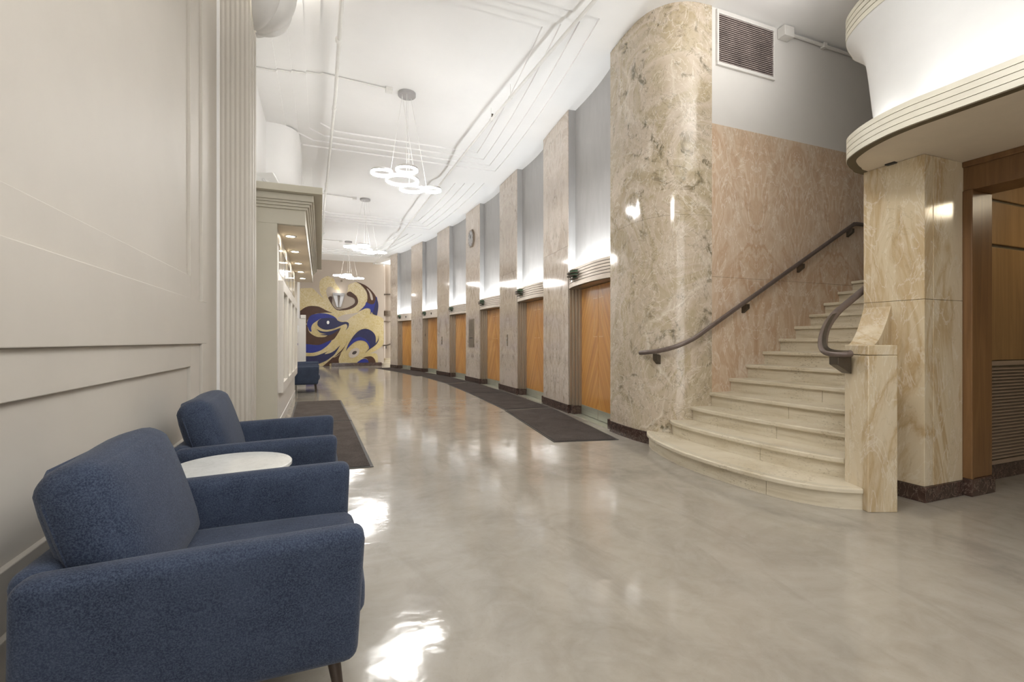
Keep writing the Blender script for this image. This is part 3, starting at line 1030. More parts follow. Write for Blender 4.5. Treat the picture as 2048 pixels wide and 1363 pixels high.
mb.f = [(0, 1, 2, 3), (4, 5, 6, 7), (0, 1, 5, 4), (1, 2, 6, 5), (2, 3, 7, 6), (3, 0, 4, 7)]
mb.build('bracket', 'bronze_dark', hr2, bevel=0.005)

# cream marble pier under the canopy
pier = thing('marble_pier', 'square cream marble pier carrying the curved canopy', 'pillar')
for (z0, z1) in ((0.12, 1.575), (1.575, 2.70)):
    MB().box(4.34, 4.45, 2.242, 2.69, z0 + 0.001, z1 - 0.001).build('slab', 'marble_cream', pier, bevel=0.004)
    MB().box(4.452, 4.858, 2.24, 2.69, z0 + 0.001, z1 - 0.001).build('slab', 'marble_cream', pier, bevel=0.003)
MB().box(4.325, 4.845, 2.226, 2.70, 0, 0.12).build('base', 'marble_base', pier, bevel=0.005)

# ================================================================== CURVED CANOPY WITH LIT COVE
CP = [(3.69, -5.0), (3.69, -2.0), (3.69, 0.5)] + spline([(3.69, 1.43), (3.684, 1.82), (3.682, 1.98), (3.704, 2.14), (3.75, 2.283), (3.806, 2.401), (3.887, 2.52), (3.957, 2.585), (4.05, 2.635), (4.177, 2.683), (4.38, 2.725), (5.3, 2.73)], 4)
can = thing('canopy', 'curved cream canopy with reeded edge and glowing white cove', 'canopy')
MB().band(offset(CP, 0.03), offset(CP, 0.006), 2.705, 2.87).build('rim', 'recess_dark', can, smooth=True)
for q in range(4):
    MB().band(offset(CP, 0.03), offset(CP, 0.0), 2.70 + 0.0435 * q + 0.0022, 2.70 + 0.0435 * (q + 1) - 0.0022).build('rim_reed', 'paint_trim', can, smooth=True)
MB().band(offset(CP, 0.065), offset(CP, 0.004), 2.696, 2.706).build('painted_shadow_gap', 'recess_dark', can, smooth=True)  # flush dark strip, the shade of a gap put into its colour
inn = offset(CP, 0.062)
MB().prism(inn + [(5.3, -5.0)], 2.70, 2.73).build('soffit', 'paint_soffit', can)
MB().band(offset(CP, 0.22), offset(CP, 0.03), 2.735, 2.76).build('trough', 'paint_white', can)
prof = [(0.195, 2.75), (0.185, 2.9), (0.17, 3.05), (0.155, 3.2), (0.14, 3.35), (0.125, 3.46), (0.10, 3.54), (0.06, 3.60), (0.02, 3.645), (0.0, 3.66)]
fine = [(a, b) for a, b in spline(prof, 4)]
MB().sheet([[(p[0], p[1], z) for p in offset(CP, o)] for o, z in fine]).build('cove', 'paint_cove', can, smooth=True)
for q in range(4):
    MB().band(offset(CP, 0.05), offset(CP, -0.004), 3.66 + 0.0435 * q + 0.003, 3.66 + 0.0435 * (q + 1) - 0.003).build('lip_reed', 'paint_trim', can, smooth=True)
MB().band(offset(CP, 0.05), offset(CP, 0.004), 3.662, 3.84).build('lip', 'recess_dark', can, smooth=True)
MB().prism(offset(CP, 0.05) + [(5.3, -5.0)], 3.80, 3.86).build('top_deck', 'paint_white', can)
for yy in (-1.5, 1.5):
    MB().box(4.18, 4.82, yy - 0.82, yy + 0.82, 3.86, 3.915).build('added_lamp_tray', 'paint_white', can, bevel=0.006)  # added housing under the stair fill lamps, out of view
MB().tube([(3.785, -2.8, 2.80), (3.785, 2.0, 2.80)], 0.012, 8).build('lamp_tube', 'tube_glow', can)
# small dark slot where the soffit meets the pier
MB().box(4.30, 4.345, 2.43, 2.50, 2.690, 2.70).build('slot', 'black', can)

# ---- return-air vent and conduit above the stair
vt = tag(thing('return_vent'), 'brown slatted return air vent high on the stair wall', 'vent')
vx0, vx1, vz0, vz1 = 4.435, 5.335, 4.60, 5.18
MB().box(vx0, vx1, 4.405, 4.416, vz0, vz1).build('backing', 'vent_backing', vt)
for a in ((vx0 - 0.03, vx1 + 0.03, vz0 - 0.04, vz0), (vx0 - 0.03, vx1 + 0.03, vz1, vz1 + 0.05), (vx0 - 0.03, vx0, vz0, vz1), (vx1, vx1 + 0.03, vz0, vz1)):
    MB().box(a[0], a[1], 4.385, 4.416, a[2], a[3]).build('frame', 'paint_plaster', vt, bevel=0.004)
for i in range(24):
    z = vz0 + 0.004 + i * (vz1 - vz0) / 24
    m = MB()
    m.v = [(vx0, 4.388, z), (vx1, 4.388, z), (vx1, 4.407, z + 0.010), (vx0, 4.407, z + 0.010), (vx0, 4.388, z + 0.009), (vx1, 4.388, z + 0.009), (vx1, 4.407, z + 0.018), (vx0, 4.407, z + 0.018)]
    m.f = [(0, 1, 2, 3), (4, 5, 6, 7), (0, 1, 5, 4), (1, 2, 6, 5), (2, 3, 7, 6), (3, 0, 4, 7)]
    m.build('slat', 'vent_slat', vt)
cd = tag(thing('wall_conduit'), 'painted conduit and junction box along the top of the stair wall', 'conduit')
MB().box(5.43, 5.60, 4.30, 4.41, 5.11, 5.24).build('junction_box', 'paint_plaster', cd, bevel=0.006)
MB().tube([(5.60, 4.385, 5.205), (7.4, 4.385, 5.205)], 0.022, 8).build('pipe', 'paint_plaster', cd, smooth=True)
MB().box(6.23, 6.29, 4.35, 4.415, 5.17, 5.235).build('strap', 'paint_plaster', cd, bevel=0.006)

# ================================================================== KIOSK ON THE LEFT
ks = thing('kiosk', 'grey-green panelled kiosk with a deep cornice and downlights along the left wall', 'kiosk')
MB().box(-0.94, -0.53, 7.0, 7.06, 0, 2.80).build('end_panel', 'paint_kiosk', ks, bevel=0.004)
MB().box(-0.94, -0.545, 7.06, 11.95, 0, 2.80).build('front_wall', 'paint_kiosk_light', ks)
MB().box(-0.94, -0.19, 7.0, 13.75, 2.80, 3.02).build('fascia', 'paint_kiosk', ks, bevel=0.003)
MB().box(-0.90, -0.20, 7.07, 13.7, 2.795, 2.803).build('soffit', 'paint_soffit', ks)
for z0, z1, e in ((3.00, 3.035, 0.03), (3.035, 3.07, 0.055), (3.07, 3.10, 0.08), (3.10, 3.185, 0.105)):
    MB().box(-0.94, -0.19 + e, 7.0 - e, 13.75 + e, z0 - 0.002, z1).build('cornice', 'paint_kiosk', ks, bevel=0.006)
MB().box(-0.94, 0.025, 6.80, 13.95, 3.185, 3.275).build('cornice_slab', 'paint_kiosk', ks, bevel=0.004)
MB().box(-0.94, -0.535, 7.06, 11.95, 0.0, 0.13).build('baseboard', 'paint_kiosk_light', ks, bevel=0.005)
# projecting case frames with sunk panes
for i in range(4):
    y0 = 7.42 + i * 1.12
    y1 = y0 + 1.10
    MB().box(-0.56, -0.485, y0, y0 + 0.12, 0.52, 2.10).build('stile', 'paint_kiosk_light', ks, bevel=0.004)
    MB().box(-0.56, -0.485, y1 - 0.12, y1, 0.52, 2.10).build('stile', 'paint_kiosk_light', ks, bevel=0.004)
    MB().box(-0.56, -0.485, y0 + 0.12, y1 - 0.12, 0.52, 0.66).build('rail', 'paint_kiosk_light', ks, bevel=0.004)
    MB().box(-0.56, -0.485, y0 + 0.12, y1 - 0.12, 1.96, 2.10).build('rail', 'paint_kiosk_light', ks, bevel=0.004)
    MB().box(-0.55, -0.535, y0 + 0.12, y1 - 0.12, 0.66, 1.96).build('pane', 'paint_kiosk', ks)
    MB().box(-0.55, -0.538, y0 + 0.05, y1 - 0.10, 2.22, 2.62).build('transom_pane', 'dark_glass', ks, bevel=0.004)
for i, y in enumerate((7.75, 9.05, 10.4, 11.65, 12.85)):
    dl = MB().lathe([(0.085, 0.0), (0.085, -0.008), (0.062, -0.010), (0.060, -0.002)], -0.41, y, 20).build('downlight', 'alu', ks, smooth=True)
    dl.location.z = 2.796
    g = MB().lathe([(0.0, -0.004), (0.060, -0.004)], -0.41, y, 20).build('lamp', 'spot_glow', dl)
    L = bpy.data.lights.new('downlight_lamp', 'SPOT')
    L.energy, L.spot_size, L.spot_blend, L.color, L.shadow_soft_size = 11, 2.2, 0.7, (1, 0.88, 0.7), 0.05
    lo = bpy.data.objects.new('downlight_lamp', L)
    COL.objects.link(lo)
    lo.location = (-0.41, y, 2.77)
MB().box(-0.94, -0.56, 13.55, 13.75, 0, 2.80).build('end_post', 'paint_kiosk_light', ks, bevel=0.005)
# lamp and dish standing on the kiosk roof
fl = thing('roof_floodlight', 'white angled floodlight on a chrome stem on top of the kiosk', 'light', (-0.70, 7.35, 3.275))
mb = MB()
mb.v = [(-0.16, -0.10, 0.24), (0.10, -0.14, 0.26), (0.20, -0.02, 0.10), (-0.16, -0.05, 0.06), (-0.16, 0.12, 0.30), (0.10, 0.10, 0.32), (0.20, 0.16, 0.12), (-0.16, 0.14, 0.08)]
mb.f = [(0, 1, 2, 3), (4, 5, 6, 7), (0, 1, 5, 4), (1, 2, 6, 5), (2, 3, 7, 6), (3, 0, 4, 7)]
mb.build('shade', 'paint_white', fl, bevel=0.008)
MB().tube([(0.06, -0.16, 0.0), (0.02, -0.15, 0.10), (-0.02, -0.12, 0.16)], 0.018, 8).build('stem', 'chrome', fl, smooth=True)
MB().tube([(0.10, -0.14, 0.0), (0.06, -0.13, 0.12)], 0.012, 8).build('stem', 'chrome', fl, smooth=True)
MB().lathe([(0.0, 0.0), (0.10, 0.0), (0.10, 0.012), (0.0, 0.014)], 0.06, -0.14, 18).build('foot', 'chrome', fl)
ds = tag(MB().lathe([(0.36, 0.0), (0.35, 0.06), (0.29, 0.13), (0.18, 0.18), (0.0, 0.20)], -0.48, 8.2, 28).build('roof_dome', 'paint_white', smooth=True),
         'low white plaster dome lying on top of the kiosk', 'dome')
ds.location.z = 3.275

# shell shaped plaster uplight on the pilaster
sc = thing('shell_sconce', 'large white scalloped plaster bowl sconce on the fluted pilaster', 'sconce', (-0.642, 5.66, 0))
rings = []
prof = [(0.02, 4.50), (0.10, 4.51), (0.20, 4.55), (0.30, 4.63), (0.36, 4.72), (0.40, 4.84), (0.41, 4.97)]
prof = spline(prof, 3)
for r, z in prof:
    row = []
    for i in range(57):
        a = -PI / 2 + PI * i / 56
        lob = 1 - 0.16 * (1 - abs(math.sin((a + PI / 2) * 3.5)))
        row.append((r * lob * math.cos(a) * 1.02, r * lob * math.sin(a), z))
    rings.append(row)
MB().sheet(rings).build('bowl', 'sconce_plaster', sc, smooth=True)
MB().sheet([[((0.41 - e) * math.cos(-PI / 2 + PI * i / 56), (0.41 - e) * math.sin(-PI / 2 + PI * i / 56), 4.97 + h_) for i in range(57)] for e, h_ in ((0.0, 0.0), (0.0, 0.03), (0.03, 0.03), (0.03, 0.0))]).build('rim', 'sconce_plaster', sc, smooth=True)
area('sconce_lamp', (-0.45, 5.66, 4.90), (PI, 0, 0), 0.2, 0.3, 5.0, (1, 0.95, 0.87))

# ================================================================== FURNITURE
def make_armchair(name, label, loc, detail=True):
    root = thing(name, label, 'armchair', loc, 0.0, 'navy armchairs against the left wall')
    # local: x forward from the wall, y along the wall; origin on the floor at the middle of the back
    W, D, ZT, ZB = 0.95, 0.90, 0.64, 0.205
    fab = 'navy_fabric'
    for sg in (-1, 1):
        m = soft_box(D - 0.02, 0.115, ZT - ZB, 0.042, (0.0, 0.012, 0.004))
        # arms lean out a little and rise towards the front
        m.v = [(x + D / 2 + 0.012 * (z / 0.22), y + sg * (W / 2 - 0.0575) + sg * 0.022 * (z / 0.22), z + (ZT + ZB) / 2 + (0.012 if z > 0 else 0.0) * (x / 0.45)) for x, y, z in m.v]
        m.build('arm', fab, root, smooth=True)
    m = soft_box(0.11, W - 0.10, ZT - ZB - 0.01, 0.045, (0.01, 0, 0))
    m.v = [(x + 0.058 - 0.02 * (z / 0.22), y, z + (ZT + ZB) / 2 - 0.005) for x, y, z in m.v]
    m.build('back', fab, root, smooth=True)
    m = soft_box(D - 0.10, W - 0.20, 0.10, 0.03)
    m.v = [(x + D / 2 - 0.005, y, z + 0.26) for x, y, z in m.v]
    m.build('seat_frame', fab, root, smooth=True)
    m = soft_box(D - 0.17, W - 0.235, 0.155, 0.05, (0.008, 0.0, 0.022))
    m.v = [(x + D / 2 + 0.095, y, z + 0.365) for x, y, z in m.v]
    m.build('seat_cushion', fab, root, smooth=True)
    m = soft_box(0.19, W - 0.245, 0.50, 0.075, (0.03, 0.012, 0.012))
    ca, sa = math.cos(-0.30), math.sin(-0.30)
    out = []
    for x, y, z in m.v:
        # leaning back; fuller at the middle, pinched corners
        z2 = z + 0.005 * math.sin(y * 9) * (1 if z > 0.1 else 0)
        out.append((x * ca + z2 * sa + 0.145, y, -x * sa + z2 * ca + 0.645))
    m.v = out
    bc = m.build('back_cushion', fab, root, smooth=True)
    # seam running round the rim of the cushion
    hy, hz = (W - 0.245) / 2 - 0.004, 0.25 - 0.004
    loop = []
    for y, z in ((-hy, -hz + 0.09), (-hy, hz - 0.09), (-hy + 0.03, hz - 0.03), (-hy + 0.09, hz), (hy - 0.09, hz), (hy - 0.03, hz - 0.03), (hy, hz - 0.09), (hy, -hz + 0.09)):
        x = -0.055
        loop.append((x * ca + z * sa + 0.145, y, -x * sa + z * ca + 0.645))
    MB().tube(loop, 0.006, 6).build('seam', fab, bc, smooth=True)
    for (lx, ly) in ((0.10, -1), (0.10, 1), (D - 0.10, -1), (D - 0.10, 1)):
        dx = 0.035 if lx > 0.4 else -0.03
        MB().tube([(lx, ly * (W / 2 - 0.11), 0.225), (lx + dx, ly * (W / 2 - 0.085), 0.0)], 0.024, 10, r2=0.012).build('leg', 'leg_wood', root, smooth=True)
    return root


make_armchair('armchair', 'nearest navy fabric armchair in the foreground beside the panelled wall', (-0.765, 2.075, 0))
make_armchair('armchair', 'second navy fabric armchair just behind the round marble table', (-0.80, 3.695, 0))
make_armchair('armchair', 'distant navy armchair standing at the far end of the kiosk', (-0.93, 12.88, 0))
make_armchair('armchair', 'farthest navy armchair in front of the white notice board', (-0.95, 14.9, 0))

tb = thing('side_table', 'small round side table with a white marble top between two armchairs', 'table', (-0.43, 2.895, 0))
MB().lathe([(0.0, 0.575), (0.275, 0.575), (0.285, 0.580), (0.285, 0.595), (0.280, 0.600), (0.0, 0.600)], n=48).build('table_top', 'marble_table', tb, smooth=True)
MB().lathe([(0.0, 0.02), (0.022, 0.02), (0.022, 0.575), (0.0, 0.575)], n=14).build('stem', 'bronze_dark', tb, smooth=True)
MB().lathe([(0.0, 0.0), (0.17, 0.0), (0.17, 0.012), (0.03, 0.03), (0.0, 0.03)], n=30).build('foot', 'bronze_dark', tb, smooth=True)

# floor mats
def mat_(pts, lab, grp):
    r = thing('floor_mat', lab, 'mat', group=grp)
    MB().prism(pts, 0.001, 0.006).build('border', 'mat_edge', r)
    c = (sum(p[0] for p in pts) / 4, sum(p[1] for p in pts) / 4)
    ins = []
    for i in range(4):
        a, p, b = pts[i - 1], pts[i], pts[(i + 1) % 4]
        u = Vector((a[0] - p[0], a[1] - p[1])).normalized()
        w = Vector((b[0] - p[0], b[1] - p[1])).normalized()
        q = Vector(p) + (u + w) * 0.03
        ins.append((q.x, q.y))
    MB().prism(ins, 0.004, 0.012).build('pile', 'mat_pile', r, bevel=0.003)


LG, RG = 'dark mats beside the kiosk', 'dark runner mats along the lifts'
mat_([(-0.42, 4.95), (0.49, 4.91), (0.455, 7.87), (-0.44, 7.90)], 'nearer of two dark mats beside the kiosk and armchairs', LG)
mat_([(-0.44, 7.93), (0.455, 7.90), (0.40, 10.68), (-0.47, 10.72)], 'farther of two dark mats beside the kiosk', LG)
mat_([(2.67, 5.27), (3.50, 5.10), (4.01, 7.98), (3.07, 8.0)], 'nearest dark runner mat before the first lift', RG)
mat_([(3.10, 8.10), (4.02, 8.08), (4.20, 10.85), (3.30, 10.9)], 'dark runner mat before the second lift', RG)
mat_([(3.30, 10.95), (4.20, 10.90), (4.27, 13.72), (3.42, 13.68)], 'dark runner mat before the third lift', RG)
mat_([(3.43, 13.9), (4.27, 14.0), (4.12, 16.95), (3.32, 16.85)], 'dark runner mat before the fourth lift', RG)
mat_([(3.16, 17.1), (4.06, 17.25), (3.72, 20.1), (2.84, 19.9)], 'dark runner mat before the fifth lift', RG)
mat_([(2.83, 20.0), (3.70, 20.2), (3.15, 22.95), (2.33, 22.7)], 'farthest dark runner mat before the last lift', RG)

# white notice board beyond the kiosk
nb = thing('notice_board', 'tall white freestanding notice board near the mural', 'notice board', (0, 0, 0))
MB().box(-0.93, -0.42, 16.0, 16.12, 0, 1.94).build('board', 'paint_kiosk_light', nb, bevel=0.006)
MB().box(-0.57, -0.42, 15.98, 16.14, 1.94, 2.05).build('head', 'paint_kiosk_light', nb, bevel=0.01)
MB().box(-0.80, -0.62, 15.994, 16.0, 1.52, 1.72).build('notice', 'paper', nb)
MB().box(-0.80, -0.66, 15.994, 16.0, 1.24, 1.38).build('notice', 'paper', nb)
MB().box(-0.78, -0.70, 15.99, 15.996, 1.25, 1.29).build('print', 'mural_brown', nb)
MB().box(-0.70, -0.66, 15.99, 15.996, 1.28, 1.36).build('print', 'black', nb)
MB().box(-0.80, -0.64, 15.99, 15.996, 1.12, 1.18).build('print', 'mural_blue', nb)

# ================================================================== LIGHT FITTINGS AND PIPES
def ring(mb, cx, cy, R_, z0, z1, w, n=40):
    mb.strip_solid([[(cx + r * math.cos(2 * PI * j / n), cy + r * math.sin(2 * PI * j / n), z) for r, z in ((R_ - w, z0), (R_, z0), (R_, z1), (R_ - w, z1))] for j in range(n)], cap=False, closed=True)
    return mb


def make_pendant(label):
    root = thing('ring_pendant', label, 'pendant light', (0, 0, 0), 0, 'cascading ring pendants')
    MB().lathe([(0.0, -0.05), (0.14, -0.05), (0.145, -0.045), (0.145, 0.0), (0.0, 0.0)], n=32).build('ceiling_plate', 'canopy_grey', root, smooth=True)
    for (dx, dy, r, dz) in ((-0.43, -0.24, 0.17, -1.455), (-0.08, -0.47, 0.168, -1.44), (-0.08, -0.03, 0.265, -1.47), (0.14, 0.34, 0.205, -1.475), (0.49, 0.29, 0.15, -1.465)):
        bd = ring(MB(), dx, dy, r, dz + 0.012, dz + 0.04, 0.018).build('ring_body', 'alu', root, smooth=True)
        ring(MB(), dx, dy, r + 0.001, dz - 0.012, dz + 0.012, 0.020).build('diffuser', 'ring_glow', bd, smooth=True)
        a = math.atan2(-dy, -dx)
        MB().tube([(dx + (r - 0.01) * math.cos(a), dy + (r - 0.01) * math.sin(a), dz + 0.04), (0.09 * math.cos(a + PI), 0.09 * math.sin(a + PI), -0.05)], 0.0035, 5).build('cable', 'pipe_white', root)
    return root


LABS = ['nearest cascading ring pendant of five glowing hoops', 'middle cascading ring pendant of glowing hoops', 'farthest cascading ring pendant hanging before the mural']
first = None
for i, (x, y) in enumerate(((1.33, 8.0), (1.20, 14.4), (1.07, 20.8))):
    o = make_pendant(LABS[0]) if i == 0 else copy_tree(first)
    if i == 0:
        first = o
    o['label'] = LABS[i]
    o.location = (x, y, ZI)
# one more of the same row hangs over the viewer, above the frame
o = copy_tree(first)
o['label'] = 'ring pendant over the foreground, above the edge of the picture'
o.location = (1.46, 1.6, ZC)

pp = tag(thing('sprinkler_pipe'), 'white sprinkler pipe along the left of the ceiling', 'pipe')
MB().tube([(0.24, -4, 5.13), (0.22, 8, 5.13), (0.10, 15, 5.13), (0.03, 24.5, 5.13)], 0.026, 10).build('pipe', 'pipe_white', pp, smooth=True)
for y in (6.55, 8.5, 13.3, 18.5):
    MB().tube([(0.21 if y < 10 else 0.11, y, 5.13), (0.21 if y < 10 else 0.11, y, 5.43)], 0.006, 6).build('hanger', 'pipe_white', pp)
    MB().tube([(0.21 if y < 10 else 0.11, y - 0.03, 5.13), (0.21 if y < 10 else 0.11, y + 0.03, 5.13)], 0.034, 10).build('collar', 'pipe_white', pp, smooth=True)
pp2 = tag(thing('sprinkler_pipe'), 'white sprinkler pipe along the lift side of the ceiling with an elbow at its end', 'pipe')
MB().tube([(2.95, -4, 5.14), (2.91, 4.7, 5.14), (2.79, 7.9, 5.14), (2.67, 18.8, 5.10), (2.45, 24.3, 5.05)], 0.024, 10).build('pipe', 'pipe_white', pp2, smooth=True)
MB().tube([(2.45, 24.3, 5.05), (3.7, 24.35, 5.05)], 0.024, 10).build('pipe', 'pipe_white', pp2, smooth=True)
MB().tube([(2.42, 24.36, 5.05), (2.5, 24.2, 5.05)], 0.036, 10).build('elbow', 'pipe_white', pp2, smooth=True)
for x, y, z in ((2.82, 7.1, 5.14), (2.79, 7.95, 5.14), (2.74, 12.5, 5.12), (2.66, 19, 5.10)):
    MB().tube([(x, y, z), (x, y, z + 0.30)], 0.005, 6).build('hanger', 'pipe_white', pp2)
    MB().tube([(x, y - 0.025, z), (x, y + 0.025, z)], 0.032, 10).build('collar', 'pipe_white', pp2, smooth=True)
hd = MB().lathe([(0.0, 0.0), (0.012, 0.0), (0.02, 0.02), (0.008, 0.03), (0.02, 0.05), (0.0, 0.06)], 2.79, 7.88, 10).build('sprinkler_head', 'bronze_dark', pp2)
hd.location.z = 5.165
for i, (x, y) in enumerate(((1.33, 8.0), (1.20, 14.4), (1.07, 20.8))):
    cz = ZC + 0.01
    cdn = thing('ceiling_conduit', '%s conduit crossing the ceiling to a ring pendant' % ['nearest', 'middle', 'farthest'][i], 'conduit', group='ceiling conduits')
    z_i = ZI - 0.02
    MB().tube([(-0.93, y - 0.15, ZC - 0.015), (-0.61, y - 0.15, ZC - 0.015), (-0.59, y - 0.15, ZC + 0.011), (-0.41, y - 0.15, ZC + 0.011), (-0.39, y - 0.15, ZC + 0.037), (-0.21, y - 0.15, ZC + 0.037), (-0.19, y - 0.15, ZC + 0.063), (-0.01, y - 0.15, ZC + 0.063), (0.02, y - 0.15, z_i), (x - 0.33, y - 0.06, z_i)], 0.013, 8).build('pipe', 'pipe_white', cdn, smooth=True)
    MB().box(x - 0.35, x - 0.24, y - 0.11, y - 0.01, ZI - 0.07, ZI).build('junction_box', 'pipe_white', cdn, bevel=0.006)

dm = thing('ceiling_dome_light', 'warm flush dome light on the vestibule ceiling', 'light', (6.15, 1.55, 2.70))
MB().lathe([(0.20, 0.0), (0.20, -0.03), (0.18, -0.04), (0.0, -0.04)], n=30).build('ring', 'alu', dm, smooth=True)
MB().lathe([(0.19, -0.03), (0.16, -0.09), (0.09, -0.125), (0.0, -0.135)], n=30).build('bowl', 'dome_glow', dm, smooth=True)

